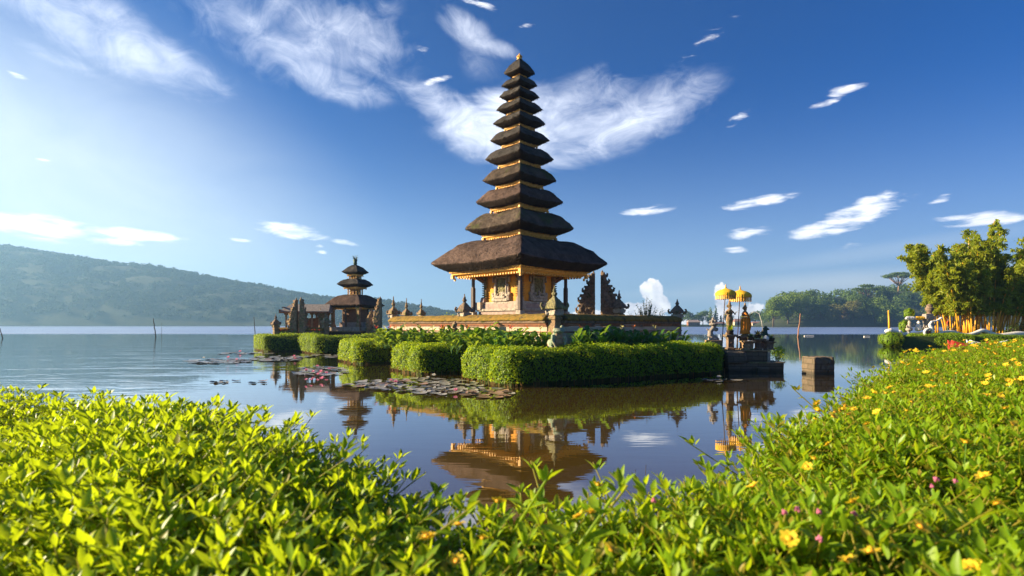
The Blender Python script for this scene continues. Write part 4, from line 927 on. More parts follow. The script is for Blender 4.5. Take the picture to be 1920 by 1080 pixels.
for s in range(4):
    a0 = s*SQ; mb = MB(); x, y = math.cos(a0)*rb, math.sin(a0)*rb; mb.box((x,y,zf+.15), (.42,.42,.3), R(45), .8); mb.box((x,y,(zf+zr)/2), (.26,.26,zr-zf), R(45)); mb.box((x,y,zr-.12), (.36,.36,.24), R(45), 1.3); mb.build('column', M['brownstone'], sh)
    a1 = a0+SQ; mb = MB(); xm, ym = (math.cos(a0)+math.cos(a1))/2*rb, (math.sin(a0)+math.sin(a1))/2*rb; mb.box((xm,ym,(zf+zr)/2), (.12,.12,zr-zf), R(45)); mb.build('middle_post', M['darkwood'], sh)
mb = MB(); mb.lathe([(1.15,zf),(1.15,zr)], n=4); mb.lathe([(1.5,zf+.002),(1.5,zf+.45)], n=4, mi=1); mb.build('inner_shrine', [M['redwood'], M['pinkstone']], sh)

pv = empty('open_pavilion', ((577-960)/F*54, 54, 1.0), 'open pavilion with a grey slab roof left of the three-roofed shrine', 'pavilion', None, R(8))
mb = MB(); hw = 2.15; mb.box((0,0,.25), (3.7,2.4,.5)); mb.box((0,0,.56), (3.9,2.6,.12), mi=1); mb.build('floor', [M['wetstone'], M['brownstone']], pv)
for x in (-1.7,-.55,.6,1.7):
    for y in (-1.05, 1.05): mb = MB(); mb.box((x,y,1.45), (.15,.15,1.8)); mb.box((x,y,2.25), (.28,.28,.2), 0, 1.3); mb.build('post', M['brownstone'], pv)
mb = MB(); mb.add([(-2.2,-1.6,2.36),(2.2,-1.6,2.36),(2.2,1.6,2.36),(-2.2,1.6,2.36),(-1.5,0,3.18),(2.05,0,3.18),(-2.2,-1.6,2.48),(2.2,-1.6,2.48),(2.2,1.6,2.48),(-2.2,1.6,2.48)], [(3,2,1,0),(0,1,7,6),(1,2,8,7),(2,3,9,8),(3,0,6,9),(6,7,5,4),(7,8,5),(8,9,4,5),(9,6,4)])
mb.box((-1.85,-.8,2.82), (.09,2.1,.12), 0); mb.build('slab_roof', M['greystone'], pv)
mb = MB(); mb.box((-2.17,-.0,2.55), (.12,3.3,.16), 0, mi=0); mb.box((0,-1.62,2.36), (4.4,.08,.14), mi=0); mb.build('eave_board', [M['brick']], pv)
mb = MB(); mb.box((.2,.3,1.25), (1.9,.1,1.2)); mb.build('inner_panel', M['redwood'], pv)

gate_half(gp(557.5, 50.5), R(10), -1, 'left half of the slim brown gate in front of the slab-roofed pavilion', 11, 3.45, .62)
gate_half(gp(562.5, 50.5), R(10), 1, 'right half of the slim brown gate in front of the slab-roofed pavilion', 12, 3.5, .55)
gate_half(gp(715, 53), R(0), -1, 'tall carved brown pier at the right corner of the three-roofed shrine', 13, 3.7, .68)
gate_half(gp(699, 54), R(0), -1, 'mossy carved pier overlapping the right side of the three-roofed shrine', 14, 2.7, .55)
def slim(px, Y, s, label, cap, sd_, spire=1.2, ear=.8, z0=0): b = gp(px, Y); return pillar(b, s, label, cap, 'brownstone', seed=sd_, ear=ear, spire=spire, z0=z0, group='pillars on the shrine islet', voxel=.035)
slim(517, 50, .72, 'small dark lantern-shaped pillar at the far left of the shrine islet', 'darkstone', 21, 1.1, z0=-.75)
slim(611, 50.5, .75, 'brown finial pillar between the pavilion and the three-roofed shrine', 'brownstone', 22, 1.0, z0=-.62)
slim(545, 51.5, .6, 'low brown pillar just left of the slim split gate', 'brownstone', 23, .8, z0=-.5)
slim(601, 53, .6, 'brown carved pillar behind the right end of the orange mossy low wall', 'brownstone', 24, 1.0, z0=.1)
for (a, b, lb) in ((521, 546, 'short low wall with orange mossy cap left of the slim gate'), (566, 608, 'low wall with orange mossy cap right of the slim gate')):
    A, B = gp(a, 50.6), gp(b, 50.6); root = empty('low_wall', (0,0,-.72), lb, 'wall', 'low walls on the shrine islet')
    wall_seg((A[0],A[1]), (B[0],B[1]), root, .8)
# cannas and red flowers at the shrine islet
for k, px in enumerate((526,531,537,543,548,585,590,598)):
    Y = 49.6; o = copy_tree(cprot[k % 3]); o.location = ((px-960)/F*Y, Y, 1.0); o.scale = (.55,.55,.62); o.rotation_euler = (0,0,k*1.7)
    f_ = bpy.data.objects.new('flower', fl_mesh['scarlet']); COL.objects.link(f_); f_.parent = o; f_.location = (0,0,-.05); f_.scale = (1.5,1.5,1.2)
    o['group'] = 'red cannas on the shrine islet'; o['label'] = 'low red-flowered canna in front of the small mossy walls on the shrine islet'

# ---------------------------------------------------------------- offering platform with parasols and statues
pf = empty('stone_platform', (10.15, 26.6, 0), 'dark stepped stone landing at the right end of the temple island', 'platform')
def pbox(nm, x0, x1, y0, y1, z0, z1, mt, bev=.03):
    mb = MB(); nxs = 1; mb.box(((x0+x1)/2-10.15, (y0+y1)/2-26.6, (z0+z1)/2), (x1-x0, y1-y0, z1-z0)); return carve(mb, nm, M['block' if mt == 'wetstone' else mt], pf, .05, .035, 3, x0+z1, 1) if mt == 'wetstone' else mb.build(nm, M[mt], pf, bevel=bev)
pbox('lower_step', 10.2, 12.82, 26.8, 30.0, -1, .40, 'wetstone'); pbox('ledge', 11.2, 12.86, 26.76, 30.04, .40, .455, 'brownstone', .01)
pbox('upper_step', 11.0, 12.28, 27.2, 29.9, .455, .94, 'wetstone'); pbox('ledge', 10.1, 12.34, 27.14, 29.95, .94, 1.0, 'brownstone', .01)
pbox('side_block', 10.1, 11.0, 26.66, 29.9, .40, .94, 'wetstone'); pbox('corner_post', 12.20, 12.30, 27.08, 27.19, .455, .93, 'palestone', .01)
pbox('front_block', 11.5, 12.0, 26.55, 26.80, -.5, .22, 'wetstone')
def X(px, Y=27.9): return (px-960)/F*Y
def Zy(py, Y=27.9): return CH-(py-HZ)/F*Y
def pedestal(px, ytop, ybot, wpx, label, Y=27.9, mat='darkstone', seed=0, top=1.35):
    z1, z0 = Zy(ytop,Y), Zy(ybot,Y); z0 = max(z0, 1.0); w_ = wpx/F*Y; h = z1-z0; b = MB()
    b.box((0,0,.06*h), (w_*1.0,w_*1.0,.12*h)); b.box((0,0,h*.42), (w_*.72,w_*.72,h*.66), 0, 1.08); b.box((0,0,h*.78), (w_*.86,w_*.86,h*.10)); b.box((0,0,h*.92), (w_*top,w_*top,h*.16), 0, 1.02)
    for k in range(4): b.ell((w_*.36*math.cos(k*SQ), w_*.36*math.sin(k*SQ), h*.45), (w_*.12,)*3, n=7)
    o = carve(b, 'pedestal', M[mat], None, .02, .008, 14, seed, 1); o.location = (X(px,Y), Y, z0); return tag(o, label, 'pedestal', 'pedestals on the stone landing')
pedestal(1369, 627, 656, 15, 'dark flared pedestal carrying the left crowned statue', seed=1)
pedestal(1394, 630, 657, 14, 'dark flared pedestal carrying the orange-draped statue', seed=2)
pedestal(1402, 639, 657, 21, 'wide brown urn-like pedestal in front of the orange-draped statue', 27.45, 'brownstone', 3, 1.1)
pedestal(1421, 635, 657, 12, 'slim pedestal with a thin flat slab top under the dark frog', 27.7, 'darkstone', 4, 1.9)
pedestal(1442, 640, 657, 16, 'square dark pedestal at the right edge of the stone landing', 27.7, 'darkstone', 5, 1.2)
def dancer(loc, h, label, seed, rz, drape=None):
    """standing crowned temple figure, one arm raised"""
    b = MB(); s = h/1.7
    b.lathe([(.22,0),(.24,.05),(.17,.12),(.15,.3),(.17,.55),(.20,.80),(.17,.95),(.13,1.03),(.17,1.15),(.19,1.25),(.14,1.33),(.06,1.38),(.055,1.42)], n=16, sy=.75)
    b.ell((0,-.01,1.47), (.085,.095,.115)); b.ell((0,-.10,1.46), (.02,.025,.025), n=6)
    for x in (-1,1): b.ell((x*.085,0,1.46), (.025,.03,.05), n=6); b.ell((x*.12,.03,1.53), (.045,.03,.08), n=6); b.ell((x*.035,-.085,1.485), (.014,.012,.01), n=5)
    b.lathe([(.10,1.52),(.125,1.56),(.08,1.60),(.09,1.65),(.05,1.70),(.055,1.75),(.012,1.86)], n=10)
    b.tube([(-.18,0,1.25),(-.30,-.05,1.05),(-.22,-.24,1.05)], [.055,.045,.03], 8); b.tube([(.18,0,1.25),(.32,-.04,1.08),(.24,-.22,1.20)], [.055,.045,.03], 8)
    for hx, hz in ((-.22,1.05),(.24,1.20)):
        b.ell((hx,-.27,hz), (.035,.045,.02), n=8)
        for k in range(4): b.tube([(hx+(k-1.5)*.017,-.29,hz),(hx+(k-1.5)*.022,-.345,hz+.01*k)], [.009,.007], 5)
        b.tube([(hx+.03*(1 if hx < 0 else -1),-.27,hz),(hx+.05*(1 if hx < 0 else -1),-.30,hz+.03)], [.010,.008], 5)
    for k in range(26): a = random.uniform(0,6.28); b.ell((.17*math.cos(a), .13*math.sin(a), random.uniform(.2,1.3)), (.03,)*3, n=5)
    root = empty('temple_statue', loc, label, 'statue', 'crowned statues under the parasols', rz); root.scale = (s,s,s)
    carve(b, 'figure', M['brownstone'], root, .016, .008, 12, seed, 1)
    if drape:
        d = MB(); n = 40; prof = [(.30,.12),(.27,.3),(.25,.55),(.25,.8),(.215,.98)]; vs_ = []
        for (r_, z) in prof:
            for k in range(n): a = 2*math.pi*k/n; q = r_*(1+.07*math.sin(a*9)); vs_.append((q*math.cos(a), q*.8*math.sin(a), z+.02*math.sin(a*5)))
        d.add(vs_, [(i*n+k, i*n+(k+1) % n, (i+1)*n+(k+1) % n, (i+1)*n+k) for i in range(4) for k in range(n)]); d.build('cloth_skirt', M[drape], root, True)
        d = MB(); d.tube([(-.16,-.12,1.26),(0,-.18,1.12),(.14,-.16,.99)], [.04,.045,.04], 7); d.tube([(.2,-.1,.98),(.28,-.14,.6),(.24,-.12,.3)], [.05,.05,.03], 7); d.build('sash', M[drape], root, True)
    return root
dancer((X(1368), 27.9, Zy(627)), 1.55, 'mossy brown crowned statue with a raised hand under the left parasol', 1, R(15))
dancer((X(1397), 27.9, Zy(630)), 1.52, 'crowned statue wrapped in orange cloth under the right parasol', 2, R(28), 'orangecloth')
def parasol(px0, py0, px1, py1, wpx, label, Y, seed):
    p0 = Vector((X(px0,Y), Y, Zy(py0,Y))); p1 = Vector((X(px1,Y), Y, Zy(py1,Y))); root = empty('parasol', (p0.x,p0.y,1.0), label, 'parasol', 'yellow temple parasols')
    p0 = Vector((0,0,0)); p1 = p1-Vector(root.location); mb = MB(); mb.tube([p0,p1], .022, 8); mb.tube([p0,p0.lerp(p1,.22)], .04, 8); mb.build('pole', M['darkwood'], root, True)
    w_ = wpx/F*Y/2; n = 32; c_ = p0.lerp(p1,.985); vs_ = []; prof = [(.02,0),(.25,-.10),(.5,-.17),(.75,-.27),(.93,-.38),(1.0,-.50)]
    for (r_, z) in prof:
        for k in range(n): a = 2*math.pi*k/n; q = r_*w_*(1-.03*abs(math.sin(a*4))*r_); vs_.append((c_.x+q*math.cos(a), c_.y+q*math.sin(a), c_.z+z*w_))
    mb = MB(); mb.add(vs_, [(i*n+k, i*n+(k+1) % n, (i+1)*n+(k+1) % n, (i+1)*n+k) for i in range(5) for k in range(n)]); mb.build('canopy', M['yellowcloth'], root, True)
    mb = MB()                                     # two tiers of hanging fringe with scalloped hem
    for tier, (r_, z0, z1) in enumerate(((1.0,-.50,-.72),(.97,-.66,-1.12))):
        nn = 96; vs_ = []
        for k in range(nn):
            a = 2*math.pi*k/nn; hem = z1-.06*abs(math.sin(a*12)); wv = 1+.015*math.sin(a*30)
            vs_ += [(c_.x+r_*w_*wv*math.cos(a), c_.y+r_*w_*wv*math.sin(a), c_.z+z0*w_), (c_.x+r_*w_*wv*1.01*math.cos(a), c_.y+r_*w_*wv*1.01*math.sin(a), c_.z+hem*w_)]
        mb.add(vs_, [(2*k, 2*k+1, (2*k+3) % (2*nn), (2*k+2) % (2*nn)) for k in range(nn) if not (tier and k % 3 == 2)], mi=tier)
    mb.build('fringe', [M['yellowcloth'], M['gold']], root, True)
    mb = MB(); 
    for k in range(12): a = 2*math.pi*k/12; mb.tube([(c_.x,c_.y,c_.z-.06*w_),(c_.x+w_*.96*math.cos(a), c_.y+w_*.96*math.sin(a), c_.z-.47*w_)], .008, 4)
    mb.build('ribs', M['darkwood'], root); mb = MB(); mb.lathe([(.04,-.02),(.05,.03),(.025,.06),(.035,.10),(.008,.18)], (c_.x,c_.y,c_.z), 8); mb.build('finial', M['gold'], root, True)
parasol(1353, 655, 1361, 538, 37, 'left yellow fringed parasol on a leaning dark pole', 27.4, 1)
parasol(1382, 650, 1388, 541, 40, 'right yellow fringed parasol standing between the two crowned statues', 28.4, 2)
b = MB()                                          # fish statue, tail on a foot
b.box((0,0,.05), (.46,.34,.12)); b.tube([(-.02,0,.08),(-.16,0,.26),(-.15,0,.44),(-.02,0,.58),(.04,0,.70)], [.16,.15,.12,.10,.08], 10); b.tube([(.02,0,.1),(.14,0,.14),(.22,0,.08)], [.1,.08,.04], 8)
b.ell((.12,0,.52), (.11,.10,.10)); b.lathe([(.05,.66),(.20,.74),(.22,.80),(.10,.83)], n=12); b.ell((.0,0,.90), (.13,.12,.12)); b.ell((-.02,0,1.02), (.07,.07,.09)); b.tube([(-.16,0,.44),(-.30,0,.50),(-.30,0,.58)], [.05,.04,.02], 6)
for k in range(6): b.ell((.15*math.cos(k), .12*math.sin(k), .92), (.05,.05,.07), n=6)
o = carve(b, 'fish_statue', M['greystone'], None, .018, .008, 12, 4, 1); o.location = (X(1338,27.4), 27.4, Zy(638,27.4)); tag(o, 'pale grey curved fish statue with a bowl on its back, left of the parasols', 'statue')
mb = MB(); mb.box((0,0,.22), (.7,.6,.52), 0, .95); tag(mb.build('statue_block', M['brownstone'], loc=(X(1338,27.4), 27.4, 1.0), bevel=.02), 'block under the pale curved fish statue behind the hedge', 'plinth')
frog((X(1432,28.6), 28.6, Zy(636,28.6)), .68, 'dark green frog fountain statue above the landing facing the lake', [M['frogdark']], R(75), 7, name='frog_fountain')
mb = MB(); mb.box((0,0,.18), (.55,.55,Zy(636,28.6)-1.0), 0, .9); o = mb.build('pedestal', M['darkstone'], loc=(X(1432,28.6), 28.6, 1.0+ (Zy(636,28.6)-1.0)/2-.18), bevel=.02); tag(o, 'squat dark block directly under the dark green frog fountain', 'pedestal', 'pedestals on the stone landing')
mb = MB(); mb.tube([(0,0,0),(.05,-.1,.28),(.22,-.3,.42),(.38,-.45,.30),(.46,-.55,-.1),(.50,-.6,-.55)], [.012,.012,.012,.014,.016,.018], 6); tag(mb.build('water_jet', M['whitepetal'], loc=(X(1403,27.8), 27.9, Zy(600,27.9)), smooth=True), 'thin arc of water spouting to the right of the orange-draped statue', 'water jet')
def potplant(px, py, Y, r, label, lm, seed, n=36, arch=1.0):
    g = random.Random(seed); root = empty('potted_plant', (X(px,Y), Y, Zy(py,Y)), label, 'plant', 'plants on the stone landing'); mb = MB(); mb.lathe([(.10,0),(.15,.02),(.17,.16),(.19,.18),(.15,.185)], n=14); mb.build('pot', M['wetstone'], root, True)
    Vs = []; rs = []
    for k in range(n):
        a = g.uniform(0,6.28); L_ = r*g.uniform(.6,1.1); e = g.uniform(.3,1.2); pr = None
        for j in range(4):
            q = j/3; p = np.array([math.cos(a)*L_*q*math.cos(e), math.sin(a)*L_*q*math.cos(e), .16+L_*(q*math.sin(e)-.45*arch*q*q)]); w_ = .03*(1-q)+.004; s_ = np.array([-math.sin(a),math.cos(a),0])*w_
            if pr is not None: Vs += [pr[0]-pr[1], pr[0]+pr[1], p+s_, p-s_]; rs += [g.random()]*4
            pr = (p, s_)
    V_ = np.array(Vs); npmesh('leaves', V_, np.arange(len(V_)).reshape(-1,4), np.array(rs), L[lm], root)
potplant(1421, 634, 27.7, .50, 'arching brown-green potted plant on the thin slab, centre of the landing', 'treeyellow', 1, 60)
potplant(1446, 640, 27.7, .42, 'small spiky potted plant on the rightmost dark pedestal', 'canna', 2, 40)
potplant(1408, 638, 27.4, .40, 'bushy green plant on the wide brown urn', 'canna', 3, 60)
potplant(1369, 626, 27.7, .46, 'leafy green offering plant at the feet of the left crowned statue', 'hedge', 4, 70, .4)
b = MB(); b.lathe([(.02,0),(.12,.03),(.15,.12),(.10,.22),(.03,.28)], n=12); o = b.build('offering_bundle', M['white'], smooth=True, loc=(X(1437,27.5), 27.55, Zy(639.5,27.5))); tag(o, 'small white cloth bundle on the rightmost dark pedestal', 'offering')
hb = at(1461, 680, 29.3); shrub('round_bush', (hb.x-.1, hb.y, .25), (.52,.6,.48), 'dark round bush behind the right corner of the stone landing', 'hedge', 31, .08, 900)
b = MB(); b.box((0,0,-.1), (1.0,.9,1.78), R(6), .97); 
for k in range(40): b.ell((random.uniform(-.5,.5), random.choice((-.44,.44)), random.uniform(-.1,.75)), (.07,.05,.07), n=6)
o = carve(b, 'stone_block', M['block'], None, .035, .03, 6, 3, 1); o.location = (onwater(1543, 703).x, onwater(1543, 703).y+.4, 0); tag(o, 'square dark stone block standing alone in the lake', 'stone')

# stakes, poles and floats in the lake
def stake(name, px0, py0, px1, py1, r, mat, label, mix=None, group='poles standing in the lake'):
    p0 = onwater(px0, py0); Y = p0.y; p1 = Vector(((px1-960)/F*Y, Y, Zy(py1, Y))); b = MB(); n = 6; pts = [p0*0+(p1-p0)*(k/n)+Vector((random.uniform(-1,1)*r*.5,0,0)) for k in range(n+1)]; pts[0] = Vector((0,0,0))-(p1-p0)*.1
    b.tube(pts, [r*(1-.3*k/n) for k in range(n+1)], 8); return tag(b.build(name, M[mat], smooth=True, loc=p0), label, 'pole', group)
stake('bamboo_pole', 1496, 632, 1501, 588, .13, 'pole', 'leaning red-brown pole in the lake before the right headland')
stake('bamboo_pole', 5, 634, -2, 612, .08, 'stick', 'crooked dark stick at the left edge of the lake')
stake('bamboo_pole', 292, 632, 287, 597, .10, 'stick', 'dark leaning stick in the open lake left of the islet')
stake('bamboo_pole', 303, 628, 303, 605, .04, 'stick', 'thin faint stick just right of the dark leaning stick')
stake('bamboo_pole', 478, 627, 476, 594, .11, 'stick', 'upright dark stick beside the leftmost hedge')
for (a, b_, c_, lb) in ((1508, 1526, 630.5, 'thin pale floating bar right of the leaning red-brown pole'), (1620, 1631, 631.5, 'small pale float on the lake near the right islet')):
    q0, q1 = onwater(a, c_), onwater(b_, c_); mb = MB(); mb.tube([(0,0,.05),(q1.x-q0.x,0,.05)], .13, 8); tag(mb.build('float', M['white'], loc=q0), lb, 'float')
for k, (px, py) in enumerate(((1166,888),(1190,893),(1210,885))):
    q = onwater(px, py); mb = MB(); mb.tube([(0,0,-.1),(.005,0,.03),(.010,0,.07+.01*k)], .004, 5); mb.ell((.010,0,.075+.01*k), (.006,.006,.012), n=6); tag(mb.build('water_weed_stem', M['stick'], loc=q), 'thin dry stem poking from the water near the plants', 'stem', 'dry stems in the water')

# ---------------------------------------------------------------- water lilies
def padmesh(seed, mat):
    g = random.Random(seed); b = MB(); n = 26; vs_ = [(0,0,.0)]; a0 = g.uniform(0,6.28)
    for r_ in (.5, 1.0):
        for k in range(n+1): a = a0+.12+(2*math.pi-.24)*k/n; q = r_*(1+.03*math.sin(a*5+seed)); vs_.append((q*math.cos(a), q*math.sin(a), (.015+.03*max(0,math.sin(a*2+seed)))*(r_ > .9)))
    fs = [(0, 1+k, 2+k) for k in range(n)]+[(1+k, n+2+k, n+3+k, 2+k) for k in range(n)]; b.add(vs_, fs); o = b.build('tmp', M[mat], smooth=True); me = o.data; bpy.data.objects.remove(o); return me
pads = [padmesh(i, 'pad') for i in range(3)]+[padmesh(9, 'padbrown')]; g = random.Random(21); np_ = 0
def patch(cx, cy, hw, hh, n, where, brown=.15, smin=.17, smax=.30):
    k = 0; tries = 0; mine = []
    while k < n and tries < 4000:
        tries += 1; a = g.uniform(0,6.28); r_ = math.sqrt(g.uniform(0,1)); px = cx+hw*r_*math.cos(a); py = cy+hh*r_*math.sin(a); q = onwater(px, py); s = g.uniform(smin, smax)
        if any((q.x-m_[0])**2+(q.y-m_[1])**2 < (.88*(s+m_[2]))**2 for m_ in mine): continue
        mine.append((q.x, q.y, s)); br = g.random() < brown; o = bpy.data.objects.new('lily_pad', pads[3] if br else pads[g.randrange(3)]); COL.objects.link(o)
        o.location = (q.x, q.y, .012+.002*(k % 4)); o.rotation_euler = (g.gauss(0,.02), g.gauss(0,.02), g.uniform(0,6.28)); o.scale = (s,s,1); k += 1
        tag(o, ('brown ' if br else 'grey-green ')+'lily pad floating '+where, 'lily pad', ('brown' if br else 'grey-green')+' lily pads '+where)
patch(795, 723, 105, 13, 62, 'in the large patch left of the biggest hedge', .1, .17, .29); patch(700, 722, 50, 8, 16, 'in the large patch left of the biggest hedge', .05)
patch(835, 735, 60, 6, 14, 'in the large patch left of the biggest hedge', .1); patch(915, 738, 50, 9, 18, 'below the lit end of the biggest hedge', .8)
patch(600, 697, 48, 9, 34, 'among the pink lotuses left of the middle hedge', .1, .2, .36); patch(520, 673, 52, 4.5, 26, 'below the leftmost hedge', .1, .25, .45)
patch(410, 678, 55, 4.5, 20, 'on the open lake left of the leftmost hedge', .05, .3, .5); patch(590, 668, 60, 3, 12, 'below the leftmost hedge', .1, .25, .45); patch(460, 663, 50, 2, 10, 'on the open lake left of the leftmost hedge', .05, .3, .5)
patch(1350, 714, 32, 2.5, 7, 'before the right end of the biggest hedge', .4, .14, .24); patch(455, 717, 55, 3, 8, 'in the sparse patch between islet and near bank', .2, .12, .2)
def lotus(mat):
    b = MB()
    for ring, (n, tilt, L_) in enumerate(((8,.35,1.0),(7,.8,.9),(5,1.2,.7))):
        for k in range(n):
            a = 2*math.pi*(k+.5*ring)/n; d = Vector((math.cos(a)*math.cos(tilt), math.sin(a)*math.cos(tilt), math.sin(tilt))); s_ = Vector((-math.sin(a), math.cos(a), 0)); up = Vector((0,0,1))
            b.add([Vector((0,0,.05)), d*L_*.5+s_*.17-up*.04+Vector((0,0,.05)), d*L_+up*.12, d*L_*.5-s_*.17-up*.04+Vector((0,0,.05)), d*L_*.5-up*.12+Vector((0,0,.05))], [(0,1,4),(1,2,4),(2,3,4),(3,0,4)])
    b.ell((0,0,.15), (.12,.12,.12), n=8, mi=1); b.tube([(0,0,-.6),(0,0,.05)], .05, 5, mi=2); o = b.build('tmp', [M[mat], M['centre'], M['hedgecore']]); me = o.data; bpy.data.objects.remove(o); return me
lp, lw = lotus('pinkpetal'), lotus('whitepetal')
for (px, py, s, wh) in [(854,737,.13,''),(742,721,.13,''),(733,718,.10,''),(551,671,.16,''),(595,691,.13,''),(617,696,.12,''),(574,699,.11,''),(587,702,.11,''),(602,701,.14,''),(596,706,.11,''),(604,715,.13,''),(574,718,.10,''),(583,717,.10,''),(450,662,.16,''),(428,673,.15,''),(444,677,.13,''),(553,676,.12,''),(612,705,.10,''),
                        (813,708,.13,'w'),(802,712,.10,'w'),(1348,712,.13,'w'),(382,674,.13,'w')]:
    q = onwater(px, py); o = bpy.data.objects.new('water_lily', lw if wh else lp); COL.objects.link(o); o.location = (q.x, q.y, .07+.05*g.random()); o.scale = (s*g.uniform(.9,1.1),)*3; o.rotation_euler = (g.uniform(-.2,.2), g.uniform(-.2,.2), g.uniform(0,6))
    tag(o, {854:'single pink water lily right of the large pad patch, nearest the camera',742:'pink water lily at the middle of the large pad patch',733:'small pink water lily at the left of the large pad patch',551:'lone tall pink water lily below the leftmost hedge',553:'low pink water lily just in front of the lone tall one',
      813:'white water lily among pads below the middle hedge',802:'smaller white water lily left of the larger white one',1348:'single white water lily before the right end of the biggest hedge',382:'pale water lily at the left tip of the far pad patch'}.get(px, 'pink water lily in the cluster left of the middle hedge' if px > 500 else 'pink water lily on the open-lake pad patch left of the hedges'), 'water lily', 'water lilies between the pads '+('left' if px < 500 else ('middle' if px < 650 else 'right')))

# ---------------------------------------------------------------- right bank with topiary, sculptures and bamboo
shore('bank_ground', [(38.2,58.6),(44,57.6),(52,57.0),(60,56.5),(72,57),(140,70),(150,140),(90,120),(57,82),(43.5,64)], 1.05, M['grass'])
SY = 59.0
def RX(px, Y=SY): return (px-960)/F*Y
def ball_hedge(px, Y, r, rz_, label, seed, lm='hedge', z=1.0, name='round_topiary'):
    root = empty(name, (RX(px,Y), Y, 0), label, 'topiary', 'clipped bushes on the right bank'); P, N = crown_points([((0,0,z), (r,r,rz_))], 2600, seed, .10); V_, F_, r_ = leafcloud(P, N, .13, .7, .55, seed)
    npmesh('foliage', V_, F_, r_, L[lm], root, smooth=False); mb = MB(); mb.ell((0,0,z), (r*.88,r*.88,rz_*.88)); mb.tube([(0,0,-.4),(0,0,z)], .12, 6); mb.build('twigs', M['hedgecore'], root); return root
ball_hedge(1672, 58.2, 1.15, .78, 'ball-shaped bright green bush at the left tip of the right bank', 1, z=.72)
ball_hedge(1705, 61.5, .52, .55, 'upper bright green clipped ball behind the white shell sculpture', 2, z=3.45, name='column_topiary'); ball_hedge(1697, 61.0, .58, .75, 'lower bright green clipped ball at the left of the white sculptures', 3, z=2.0, name='column_topiary')
hedge('clipped_hedge', [((RX(1697), 58.6), R(-20), 5.9, 2.0)], 1.28, 'rounded clipped hedge under the wheel sculpture on the right bank', .12, 330, seed=11)
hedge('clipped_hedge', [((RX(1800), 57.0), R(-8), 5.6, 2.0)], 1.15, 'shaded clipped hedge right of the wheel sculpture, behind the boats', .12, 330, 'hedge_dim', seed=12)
pts = [(780,405),(860,380),(950,355),(1050,355),(1150,385),(1250,395),(1350,365),(1430,340),(1530,370),(1620,405),(1750,395),(1900,380),(2050,400)]
mb = MB(); P_ = [Vector((RX(1640+u/6.857), SY+.4, Zy(570+v/6.857, SY+.4))) for u, v in pts]; fine = []
for i in range(len(P_)-1):
    for k in range(5): 
        q = k/5; a, b_, c_, d_ = P_[max(i-1,0)], P_[i], P_[i+1], P_[min(i+2,len(P_)-1)]; fine.append(.5*((2*b_)+(c_-a)*q+(2*a-5*b_+4*c_-d_)*q*q+(3*b_-a-3*c_+d_)*q**3))
fine = [p-fine[0] for p in fine]; mb.tube(fine, [.10+.16*min(1,k/len(fine)) for k in range(len(fine))], 10)
o = mb.build('serpent_sculpture', M['white'], smooth=True, loc=P_[0]); tag(o, 'long pale serpent-shaped balustrade waving over the right bank', 'sculpture')
mb = MB()
def sculpt(name, px, py, Y, label, mat, fn, voxel=.03, seed=0, mats=None, paint=None):
    b = MB(); fn(b); o = carve(b, name, M[mat] if mat else None, None, voxel, .012, 9, seed, 1, mats=mats, paint=paint); o.location = (RX(px,Y), Y, Zy(py,Y)); return tag(o, label, 'sculpture', 'painted sculptures on the right bank')
def f_wheel(b):
    for k in range(32): a = 2*math.pi*k/32; b.ell((.40*math.cos(a), 0, .48+.40*math.sin(a)), (.13,.16,.13), n=8)
def f_hub(b): b.ell((0,0,.48), (.26,.12,.26))
sculpt('wheel_sculpture', 1741, 632.5, 58.6, 'white ring-shaped wheel sculpture on the hedge', 'white', f_wheel); sculpt('wheel_hub', 1741, 632.5, 58.7, 'brown carved disc inside the white wheel ring', 'brick', f_hub)
def f_seat(b): b.ell((0,0,.2),(.36,.3,.22)); b.ell((0,0,.5),(.24,.2,.28)); b.ell((0,-.05,.88),(.17,.17,.18)); b.tube([(-.22,0,.6),(-.36,-.15,.4),(-.1,-.25,.3)],[.08,.07,.05],7); b.tube([(.22,0,.6),(.38,-.1,.6),(.4,-.2,.85)],[.08,.07,.05],7); b.ell((0,.02,1.02),(.1,.1,.12))
sculpt('seated_sculpture', 1705, 621, 60, 'cream seated figure sculpture under the white shell', 'palestone', f_seat, seed=2); sculpt('seated_sculpture', 1722, 621, 60, 'white seated figure sculpture under the yellow shell', 'white', f_seat, seed=5)
def f_shell(b):
    b.tube([(0,.1,-.9),(0,.05,.1)], .06, 7)
    for k in range(9): a = -1.0+k*.25; b.tube([(0,0,.1),(.45*math.sin(a), -.1, .22+.1*math.cos(a)),(.62*math.sin(a), -.25, .12+.06*math.cos(a))], [.08,.12,.06], 7)
    b.ell((0,0,.16), (.5,.3,.17))
sculpt('shell_sculpture', 1706, 600, 60.3, 'white shell-shaped canopy sculpture, left of the yellow one', 'white', f_shell); sculpt('shell_sculpture', 1724, 600, 60.3, 'yellow shell-shaped canopy sculpture beside the grey pedestal', 'yellowcloth', f_shell)
def f_ped(b): b.box((0,0,.15),(1.0,.8,.3),0,.9); b.box((0,0,.75),(.62,.55,1.0),.1,1.15); b.box((0,0,1.35),(1.0,.7,.35),.1,.95); b.box((0,0,1.62),(.8,.6,.2)); b.tube([(.3,-.2,.2),(.6,-.3,.7),(.5,-.3,1.2)],[.08,.08,.05],7)
sculpt('grey_pedestal_sculpture', 1740, 619, 60.3, 'blocky grey sculpture with flared top behind the wheel', 'greystone', f_ped)
def f_urn(b): b.lathe([(.2,0),(.3,.1),(.2,.2),(.38,.45),(.42,.7),(.25,.85),(.32,.95),(.1,1.15)], n=14)
o = sculpt('dark_urn', 1743, 590, 60.4, 'dark urn on top of the blocky grey sculpture', 'darkstone', f_urn); 
